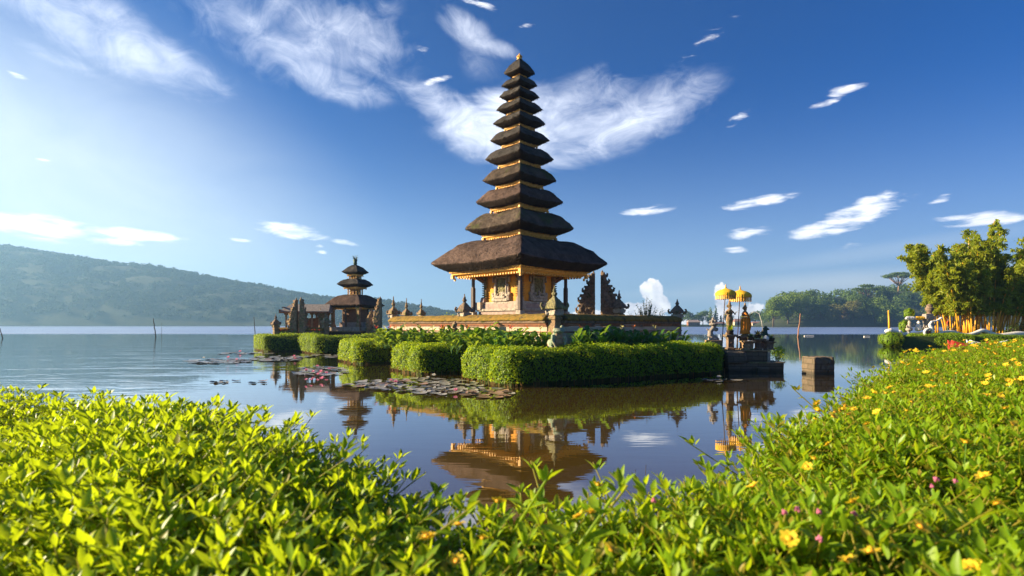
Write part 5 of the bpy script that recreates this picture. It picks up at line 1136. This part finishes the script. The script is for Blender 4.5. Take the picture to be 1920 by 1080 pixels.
def f_arm(b): b.tube([(0,0,0),(-.2,0,.35),(0,0,.65),(.4,0,.72),(.7,0,.85),(.95,0,1.0)], [.22,.16,.12,.10,.09,.13], 9); b.ell((1.0,0,1.05),(.14,.12,.1)); b.tube([(0,.05,-.4),(0,0,.05)], .2, 8)
sculpt('curved_neck_sculpture', 1747, 615, 59.3, 'white curved neck sculpture stretching right above the wheel', 'white', f_arm)
for k, (px, py, s_) in enumerate(((1667,625,.45),(1676,624,.3),(1685,627,.4),(1690,631,.35),(1700,630,.4))):
    def f_rock(b, s_=s_): b.ell((0,0,s_*.5), (s_,s_*.8,s_*.55)); b.ell((s_*.4,0,s_*.8), (s_*.5,s_*.5,s_*.4))
    sculpt('pale_rock', px, py, 59.6, ['largest pale rock above the ball-shaped bush','small pale rock second from the left above the ball bush','middle pale rock between ball bush and hedge','pale rock in the gap between ball bush and hedge','cream rock at the foot of the cream seated sculpture'][k], 'white', f_rock, .05, k)
mb = MB(); Yq = 62; mb.tube([(0,0,-1.3),(-.05,0,.6),(-.12,0,1.75)], [.12,.10,.07], 7); tag(mb.build('orange_stake', M['cane'], smooth=True, loc=(RX(1668,Yq), Yq, Zy(612,Yq))), 'orange-brown stake behind the ball-shaped bush', 'pole')
# person by the bamboo
def person(loc, h, rz, label):
    root = empty('person', loc, label, 'person', None, rz); root.scale = (h/1.75,)*3
    b = MB()
    b.ell((0,-.01,1.63), (.075,.095,.115)); b.ell((0,-.10,1.615), (.016,.022,.022), n=6); b.tube([(0,0,1.40),(0,0,1.54)], [.06,.052], 10)
    for x in (-1,1):
        b.ell((x*.076,0,1.625), (.014,.022,.032), n=6); b.tube([(x*.09,0,.95),(x*.10,-.01,.52),(x*.10,.01,.09)], [.085,.06,.042], 10); b.ell((x*.10,-.06,.035), (.045,.13,.035), n=8)
        b.tube([(x*.17,0,1.40),(x*.235,.01,1.12),(x*.24,-.07,.87)], [.05,.042,.03], 9); b.ell((x*.24,-.09,.80), (.022,.038,.05), n=8)
        for k in range(4): b.tube([(x*.24,-.12+.022*k,.77),(x*.24,-.125+.024*k,.69+.01*abs(k-1.5))], [.010,.008], 5)
        b.tube([(x*.235,-.125,.82),(x*.225,-.15,.76)], [.011,.009], 5)
    b.tube([(0,0,.90),(0,0,1.10),(0,0,1.36)], [.13,.12,.15], 12); b.ell((0,0,1.34), (.19,.10,.09)); b.ell((0,0,.93), (.15,.11,.10))
    carve(b, 'body', M['skin'], root, .014, 0, 1, 0, 1)
    c_ = MB(); c_.lathe([(.165,.92),(.155,1.10),(.18,1.30),(.20,1.38),(.10,1.46),(.07,1.47)], n=20, sy=.68); 
    for x in (-1,1): c_.tube([(x*.16,0,1.41),(x*.23,.01,1.16)], [.068,.058], 10)
    carve(c_, 'shirt', M['shirt'], root, .016, .004, 8, 1, 1)
    c_ = MB(); c_.ell((0,0,.93), (.165,.125,.09))
    for x in (-1,1): c_.tube([(x*.09,0,.95),(x*.10,-.01,.52),(x*.10,.01,.08)], [.10,.078,.062], 12)
    carve(c_, 'trousers', M['pants'], root, .016, .004, 8, 2, 1)
    c_ = MB(); c_.ell((0,.02,1.68), (.09,.10,.09)); c_.ell((0,.05,1.62), (.08,.07,.09)); carve(c_, 'hair', M['hair'], root, .012, .003, 20, 3, 1); return root
person((RX(1778,62), 62, 1.20), 1.72, R(35), 'person in a red shirt and green trousers standing left of the yellow bamboo stems')
tgt = shore('path', [(43.5,60.8),(52,60.2),(60,60.4),(75,62),(75,66),(44,64)], 1.19, M['soil'])
# boats
def boat(px, py, Y, L_, label, hull, trim, rz, seed):
    p = at(px, py, Y); root = empty('small_boat', (p.x, p.y, 0), label, 'boat', 'boats moored by the right bank', rz); b = MB(); n = 14; secs = []
    for i in range(n+1):
        s = i/n; w_ = .55*math.sin(math.pi*min(1,(.12+.88*s)))**.6 if s < .98 else .04; w_ = max(.05, w_); zt = .42+.35*(2*s-1)**2; zb_ = -.15+.25*max(0,s-.7)**1.0
        x = (s-.5)*L_; secs.append([(x,-w_,zt),(x,-w_*.75,zb_+.1),(x,0,zb_),(x,w_*.75,zb_+.1),(x,w_,zt),(x,w_*.86,zt-.02),(x,w_*.6,zb_+.16),(x,-w_*.6,zb_+.16),(x,-w_*.86,zt-.02)])
    vs_ = [v for s in secs for v in s]; k = 9; b.add(vs_, [(i*k+j, (i+1)*k+j, (i+1)*k+(j+1) % k, i*k+(j+1) % k) for i in range(n) for j in range(k)]+[tuple(range(k)), tuple(reversed(range(n*k, n*k+k)))]); b.build('hull', M[hull], root, True)
    t_ = MB()
    for sgn in (0, 4): t_.tube([Vector(s[sgn])+Vector((0,0,.02)) for s in secs], .035, 6)
    t_.build('gunwale', M[trim], root, True)
    for x in (-.25,.15): s_ = MB(); s_.box((x*L_,0,.36), (.22,.85,.04)); s_.build('seat', M[trim], root)
boat(1822, 650, 52, 3.6, 'red boat lying low behind the yellow-flowered plants', 'redpaint', 'redpaint', R(-12), 1); boat(1852, 648, 53.5, 3.2, 'pale blue and white boat just beyond the red one', 'bluepaint', 'white', R(-14), 2)
# bamboo clump
g = np.random.default_rng(33); root = empty('bamboo_clump', (RX(1832,64), 64, 1.1), 'giant bamboo clump with yellow stems leaning over the right bank', 'bamboo'); canes = MB(); Ps = []; Ns = []; plume = []
def arc(p0, d, L_, bend, n=9):
    pts = []; 
    for i in range(n+1):
        q = i/n; pts.append(Vector(p0)+Vector((d[0]*q**1.5*1.0, d[1]*q**1.5, L_*q*(1-.18*bend*q*q)))); 
    return pts
for k in range(92):
    x0 = g.uniform(-3.2, 6.5); y0 = g.uniform(-1.6, 2.2); t_ = (x0-1.2)/5.0; lean = t_*4.2+g.uniform(-1.6,1.6); L_ = (12.2-1.5*abs(t_)**1.5)*g.uniform(.62,1.0)
    if k < 3: x0, lean, L_ = -3.0, -4.7-.4*k, 11.2-.8*k
    if k in (3,4,5): x0, lean, L_ = .5, 1.2, 14.4-.6*(k-3)
    pts = arc((x0,y0,0), (lean, g.uniform(-4.2,2.0)), L_, .6); canes.tube(pts, [.075*(1-.8*i/9)+.012 for i in range(10)], 6)
    for i in range(3, 10):
        for q in range(5 if i > 5 else 3):
            p = pts[i-1].lerp(pts[i], g.uniform()); a = g.uniform(0,6.28); ln = g.uniform(.5,1.5)*(1 if i < 8 else .7); d = Vector((math.cos(a), math.sin(a), g.uniform(-.1,.6)))*ln; m_ = 44
            tt = g.uniform(0,1,m_); pp = np.array(p)+np.outer(tt, np.array(d))+np.stack([0*tt,0*tt,-.5*tt*tt*ln],1)+g.normal(0,.12,(m_,3)); Ps.append(pp); Ns.append(unit(g.normal(0,1,(m_,3))*np.array([1,1,.5])+np.array([0,0,.6])))
canes.build('canes', M['cane'], root, True); P = np.concatenate(Ps); N = np.concatenate(Ns); keep = P[:,2] > 2.1+.5*g.uniform(0,1,len(P)); V_, F_, r_ = leafcloud(P[keep], N[keep], .46, .30, .5, 5, .4, .8); npmesh('foliage', V_, F_, r_, L['bamboo'], root, smooth=False)
for k, (px, Y, s_) in enumerate(((1900,60,.9),(1915,63,1.2),(1788,66,.8))):
    shrub('leafy_shrub', (RX(px,Y), Y, 1.1), (s_,s_,s_*.7), ['low green shrub at the right foot of the bamboo','larger green shrub at the photo edge right of the bamboo','dark shrub behind the standing person'][k], 'tree', 70+k, .2, 40)
tree('broadleaf_tree', (RX(1960,76), 76, 1.1), 10.5, 8, 'dark tree standing behind the right side of the bamboo', 'tree', .35, 3.0, 'round', 77, nb=16)
print('right bank ok')

# ---------------------------------------------------------------- near bank: creeping daisy carpet
EDGE = [(-9,6.5),(-6,5.2),(-3.45,3.75),(-2.6,3.25),(-1.72,2.72),(-1.15,2.35),(-.66,1.92),(-.45,1.60),(-.30,1.36),(-.15,1.34),(.06,1.40),(.30,1.36),(.5,1.42),(.75,1.75),(1.25,2.45),(2.1,3.45),(3.0,4.6),(5.2,7.6),(8.4,10.5),(12.6,14),(20,18),(34,24)]
E = np.array(EDGE); poly = np.vstack([E, [(34,-3)], [(-9,-3)]])
def inside(X_, Y_):
    r_ = np.zeros(X_.shape, bool); n = len(poly); j = n-1
    for i in range(n):
        xi, yi = poly[i]; xj, yj = poly[j]; c_ = ((yi > Y_) != (yj > Y_)) & (X_ < (xj-xi)*(Y_-yi)/(yj-yi+1e-12)+xi); r_ ^= c_; j = i
    return r_
def sdist(X_, Y_):
    d = np.full(X_.shape, 1e9)
    for i in range(len(E)-1):
        a, b_ = E[i], E[i+1]; ab = b_-a; t_ = np.clip(((X_-a[0])*ab[0]+(Y_-a[1])*ab[1])/(ab@ab), 0, 1); d = np.minimum(d, np.hypot(X_-a[0]-t_*ab[0], Y_-a[1]-t_*ab[1]))
    return np.where(inside(X_, Y_), d, -d)
def bank_z(X_, Y_):
    s = sdist(X_, Y_); base = 1.60+.04*np.sin(X_*2.1+.5)*np.cos(Y_*1.7)+.03*np.sin(X_*5.3+Y_*4.1)+.022*np.sin(X_*9.1-Y_*7.3+1)*np.cos(X_*4-Y_*11)
    base = base-.03*np.clip(1-s/.25, 0, 1)**2*(s > 0)
    base = base + .004*np.clip(Y_-3,0,20)
    return np.where(s > 0, base, np.maximum(-1.0, base-.03+1.3*s))
xs = np.concatenate([np.linspace(-9,-3,25), np.linspace(-2.9,3,75), np.linspace(3.2,34,90)]); ys = np.concatenate([np.linspace(-3,0,8), np.linspace(.1,5,62), np.linspace(5.2,26,60)])
GX, GY = np.meshgrid(xs, ys); GZ = bank_z(GX, GY)-.03; V_ = np.stack([GX.ravel(), GY.ravel(), GZ.ravel()], 1); w_, h_ = len(xs), len(ys); idx = np.arange(w_*h_).reshape(h_, w_)
Fq = np.stack([idx[:-1,:-1].ravel(), idx[:-1,1:].ravel(), idx[1:,1:].ravel(), idx[1:,:-1].ravel()], 1)
Fq = Fq[(V_[Fq][:,:,2].max(1) > -.95)]; tag(npmesh('near_bank', V_, Fq, None, M['soil']), kind='structure')
def leaf(g, ln, wd, fold, curl):
    rows = []; 
    for q, wq in ((0,.10),(.22,.72),(.48,1.0),(.76,.62),(1,.0)):
        z = curl*ln*q*q; 
        if 0 < q < 1: rows += [(-wd*.5*wq, q*ln, z+fold*wd*wq), (0, q*ln, z), (wd*.5*wq, q*ln, z+fold*wd*wq)]
        else: rows += [(0, q*ln, z)]
    V = np.array(rows); F4 = [(0,3,2,1)]; F4 = [(0,2,1,1),(0,3,2,2)]
    Fs = [(0,2,2,1)]
    quads = [(1,2,5,4),(2,3,6,5),(4,5,8,7),(5,6,9,8)]; tris = [(0,2,1),(0,3,2),(7,8,10),(8,9,10)]
    return V, quads, tris
def shoot(seed, tall=.21):
    g = np.random.default_rng(seed); Vs, Ts, rs = [], [], []; nv = 0; npair = g.integers(5, 8); hh = tall*g.uniform(.8,1.2); lx, ly = g.normal(0,.35,2)
    for p in range(npair):
        q = (p+.6)/npair; z = hh*q; cx, cy_ = lx*hh*q*q, ly*hh*q*q; base_a = p*1.57+g.uniform(-.4,.4); top = q > .8
        for s in range(2 if not (p == npair-1) else 4):
            a = base_a+math.pi*s*(1 if p < npair-1 else .5); ln = g.uniform(.030,.056)*(.75 if top else 1.0)*(1.08-.15*q); wd = ln*g.uniform(.36,.5); up = (1.05 if top else .35)+g.uniform(-.35,.35)
            V, quads, tris = leaf(g, ln, wd, g.uniform(.08,.28), g.uniform(-.35,.12)); roll = g.uniform(-.4,.4); cr, sr = math.cos(roll), math.sin(roll)
            x, y, z_ = V[:,0]*cr-V[:,2]*sr, V[:,1], V[:,0]*sr+V[:,2]*cr; y2 = y*math.cos(up)-z_*math.sin(up)+.006; z2 = y*math.sin(up)+z_*math.cos(up); xr = x*math.cos(a)-y2*math.sin(a); yr = x*math.sin(a)+y2*math.cos(a)
            Vs.append(np.stack([xr+cx, yr+cy_, z2+z], 1)); Ts += [tuple(i+nv for i in (q4[0],q4[1],q4[2])) for q4 in quads]+[tuple(i+nv for i in (q4[0],q4[2],q4[3])) for q4 in quads]+[tuple(i+nv for i in t3) for t3 in tris]; nv += 11; rs += [(.97 if g.uniform() < .02 else min(.9, g.uniform()*.6+.35*q))]*11
    # stem
    st = MB(); st.tube([(0,0,-.05),(lx*hh*.25, ly*hh*.25, hh*.5),(lx*hh, ly*hh, hh)], [.003,.0025,.0015], 4, cap=False); sv = np.array(st.v); sf = [(a,b,c) for (a,b,c,d) in st.f]+[(a,c,d) for (a,b,c,d) in st.f]
    Vs.append(sv); Ts += [tuple(i+nv for i in t3) for t3 in sf]; rs += [.97]*len(sv)
    return np.concatenate(Vs), np.array(Ts), np.array(rs)
protos = [shoot(200+i) for i in range(14)]
g = np.random.default_rng(55); PTS = []
def scatter(n, x0, x1, y0, y1, dmin, dmax):
    X_ = g.uniform(x0, x1, n); Y_ = g.uniform(y0, y1, n); s = sdist(X_, Y_); k = (s > dmin) & (s < dmax) & (np.abs(X_) < 1.15*Y_+1.0); return np.stack([X_[k], Y_[k]], 1)
A = scatter(21000, -4.5, 4.5, .15, 4.8, -.30, 99); B = scatter(34000, -6, 14, 4.0, 14, -.4, 99); B = B[(g.uniform(0,1,len(B)) < .8)]
Cc = scatter(3000, 8, 30, 9, 22, -.3, 99)
A = np.concatenate([A, scatter(11000, -1.8, 2.4, .5, 2.4, -.22, 99)])
allp = [(A, 1.0), (B, 1.12), (Cc, 1.7)]; big = [(V, T, r_) for V, T, r_ in protos]; OV, OT, OR = [], [], []; off = 0
for (Pp, sc0) in allp:
    dn_ = .5+.5*np.sin(Pp[:,0]*4.3+1.7*np.sin(Pp[:,1]*3.1))*np.cos(Pp[:,1]*5.2+1.3*np.sin(Pp[:,0]*2.7)); Pp = Pp[g.uniform(0,1,len(Pp)) < .45+.75*dn_]
    z = bank_z(Pp[:,0], Pp[:,1]); which = g.integers(0, len(protos), len(Pp))
    for k, (V, T, r_) in enumerate(protos):
        sel = np.where(which == k)[0]; m_ = len(sel)
        if not m_: continue
        a = g.uniform(0, 6.28, m_); sc_ = sc0*g.uniform(.75,1.25,m_); 
        near = np.hypot(Pp[sel,0], Pp[sel,1]); tx, ty = g.normal(0,.22,m_), g.normal(0,.22,m_)
        c_, s_ = np.cos(a)[:,None], np.sin(a)[:,None]; X_ = (V[None,:,0]*c_-V[None,:,1]*s_)*sc_[:,None]; Y_ = (V[None,:,0]*s_+V[None,:,1]*c_)*sc_[:,None]; Z_ = V[None,:,2]*sc_[:,None]*np.minimum(1.15, 1.0)
        X_ = X_+Z_*tx[:,None]; Y_ = Y_+Z_*ty[:,None]; zz = z[sel]+g.uniform(-.07,.02,m_)-(sc_-1)*.16
        OV.append(np.stack([X_+Pp[sel,0][:,None], Y_+Pp[sel,1][:,None], Z_+zz[:,None]], 2).reshape(-1,3)); OT.append((T[None]+(off+np.arange(m_)*len(V))[:,None,None]).reshape(-1,3)); OR.append(np.clip(r_[None]+g.normal(0,.12,m_)[:,None]*(r_[None] < .95), 0, 1).ravel()); off += m_*len(V)
OV, OT, OR = np.concatenate(OV), np.concatenate(OT), np.concatenate(OR); OR = np.clip(OR, 0, .99)
bad = (np.linalg.norm(OV-np.array([0,0,CH]), axis=1) < .42) ; badt = bad[OT].any(1); OT = OT[~badt]
tag(npmesh('creeping_daisy_leaves', OV, OT, OR, L['wedelia']), kind='stuff')
print('carpet tris', len(OT))
def daisy(seed, n=9, mat='petal'):
    g_ = random.Random(seed); b = MB()
    for k in range(n):
        a = 2*math.pi*k/n+g_.uniform(-.12,.12); t_ = g_.uniform(.05,.35); d = Vector((math.cos(a)*math.cos(t_), math.sin(a)*math.cos(t_), math.sin(t_))); s_ = Vector((-math.sin(a), math.cos(a), 0)); L_ = .0155*g_.uniform(.85,1.1)
        b.add([d*.003, d*L_*.55+s_*.0042, d*L_*.97+s_*.002, d*L_*.97-s_*.002, d*L_*.55-s_*.0042], [(0,1,4),(1,2,3,4)])
    c_ = MB(); c_.lathe([(.0055,-.002),(.0058,.001),(.0035,.0035),(.001,.004)], n=9); s_ = MB(); s_.tube([(0,0,-.06),(0,0,-.001)], .001, 4)
    return b, c_, s_
dp = []
for i in range(3):
    b, c_, s_ = daisy(i, 9+i); o = b.build('yellow_daisy', M['petal']); c_.build('flower_centre', M['centre'], o, True); s_.build('stalk', L['wedelia'], o); dp.append(o)
pk = MB()
for k in range(7):
    a = k*.9; pk.ell((.006*math.cos(a), .006*math.sin(a), .004*(k % 3)), (.005,.005,.006), n=6)
pk.tube([(0,0,-.08),(0,0,0)], .001, 4, mi=1); pko = pk.build('pink_blossom', [M['pinkpetal'], M['hedgecore']])
g = random.Random(91); usedd = set(); fl_list = []
# photographed near blooms (column, row, distance)
for (px, py, Y) in [(1870,943,.95),(1727,988,.95),(1632,1034,.9),(1592,1050,.9),(1412,911,1.15),(1552,833,1.6),(1527,860,1.5),(1513,875,1.45),(1122,909,1.35),(934,940,1.15),(1084,967,1.1),(860,983,1.05),(798,1009,1.0),(907,1009,1.0),(800,1006,1.0),(665,915,1.3),(857,1053,.95),(1110,960,1.1),(1148,1030,.95),(435,872,1.7),(264,863,1.7),(180,815,2.1),(215,838,1.95),(360,770,2.7),(560,905,1.35),(1812,829,1.4),(1843,893,1.15),(1900,795,1.7),(1885,765,2.0),(1575,770,2.4),(1595,795,2.1),(1625,795,2.1),(1700,770,2.3),(1710,753,2.5),(1822,1063,.85),(1480,1010,.9),(1600,940,1.1)]:
    fl_list.append((px, py, Y, 1.05))
for k in range(175):
    if k % 7 == 0: Yc = 2.2+8*g.random()**1.5; pc = g.uniform(1480 if Yc < 4 else 1640, 1925)
    Y = max(2.0, Yc+g.gauss(0,.10)*Yc); px = pc+g.gauss(0,42); X_ = (px-960)/F*Y
    if sdist(np.array([X_]), np.array([Y]))[0] < .05: continue
    fl_list.append((px, None, Y, 1.0+Y*.10))
for i, (px, py, Y, s_) in enumerate(fl_list):
    X_ = (px-960)/F*Y; zg = float(bank_z(np.array([X_]), np.array([Y]))[0])
    z = Zy(py, Y) if py else zg+g.uniform(.25,.30)+(.03 if Y > 4 else 0); z = min(z, zg+.36); k = g.randrange(3); o = dp[k] if k not in usedd else copy_tree(dp[k]); usedd.add(k)
    o.location = (X_, Y, z); o.scale = (s_,)*3; o.rotation_euler = (g.uniform(.1,.8), g.uniform(-.5,.5), g.uniform(0,6.28))
    where = 'in the near right corner' if (px > 1400 and Y < 1.7) else ('on the right bank slope' if px > 1400 else ('at the bottom centre' if px > 600 else 'on the left bank'))
    far_ = Y > 3.5
    tag(o, ('small distant' if far_ else 'open')+' yellow daisy bloom '+where+(' beyond the others' if far_ else ' among the leaves'), 'flower', ('distant' if far_ else 'near')+' yellow daisies '+where)
first = True
for (px, py, Y) in [(1536,961,1.0),(1472,962,1.0),(1748,913,1.15),(1757,900,1.2),(1536,1012,.95),(1226,940,1.15),(1495,957,1.02),(1793,903,1.15),(1600,965,1.05),(1604,965,1.05)]:
    o = pko if first else pko.copy(); 
    if not first: COL.objects.link(o)
    first = False; o.location = ((px-960)/F*Y, Y, Zy(py,Y)); o.scale = (g.uniform(.38,.55),)*3; o.rotation_euler = (g.uniform(-.5,.5), g.uniform(-.5,.5), 0); tag(o, 'tiny pink blossom on a thin stalk among the near right leaves', 'flower', 'tiny pink blossoms in the near carpet')
# leafy shoots standing clear of the carpet at the bottom centre
def hero(px, py, Y, s_, label, k):
    V, T, r_ = protos[k]; X_ = (px-960)/F*Y; zt = Zy(py, Y); a = k*1.3; Vr = np.stack([V[:,0]*math.cos(a)-V[:,1]*math.sin(a), V[:,0]*math.sin(a)+V[:,1]*math.cos(a), V[:,2]], 1)*s_; top = Vr[:,2].max(); o = npmesh('leafy_shoot', Vr, T, np.where(r_ > .95, .9, r_), L['wedelia']); o.location = (X_, Y, zt-top); tag(o, label, 'shoot', 'shoots standing above the carpet')
hero(930, 862, 1.25, 1.5, 'tall pale leafy shoot sticking up in front of the tower reflection', 2); hero(1030, 905, 1.0, 1.4, 'broad leafy shoot just right of the tall one at the bottom centre', 5); hero(150, 725, 2.9, 1.4, 'leafy shoot rising above the left bank skyline', 7); hero(700, 880, 1.35, 1.3, 'dark leafy shoot at the water notch left of centre', 11); hero(1385, 860, 1.6, 1.2, 'bright leafy shoot at the water edge right of centre', 12)
print('near bank ok')

# ---------------------------------------------------------------- haze over the lake
m, t = newmat('lake_haze'); pv_ = t.n('ShaderNodeVolumePrincipled'); pv_.inputs['Color'].default_value = (.29,.57,.93,1); pv_.inputs['Density'].default_value = .00030; pv_.inputs['Anisotropy'].default_value = .38
o_ = t.n('ShaderNodeOutputMaterial'); t.l(pv_.outputs[0], o_.inputs['Volume']); m.cycles.homogeneous_volume = True if hasattr(m.cycles, 'homogeneous_volume') else False
mb = MB(); mb.box((0, 1790, 118.25), (8400, 4800, 243.5)); tag(mb.build('haze', m), kind='stuff')
bpy.data.scenes.remove(TMP) if 'TMP' in globals() else None
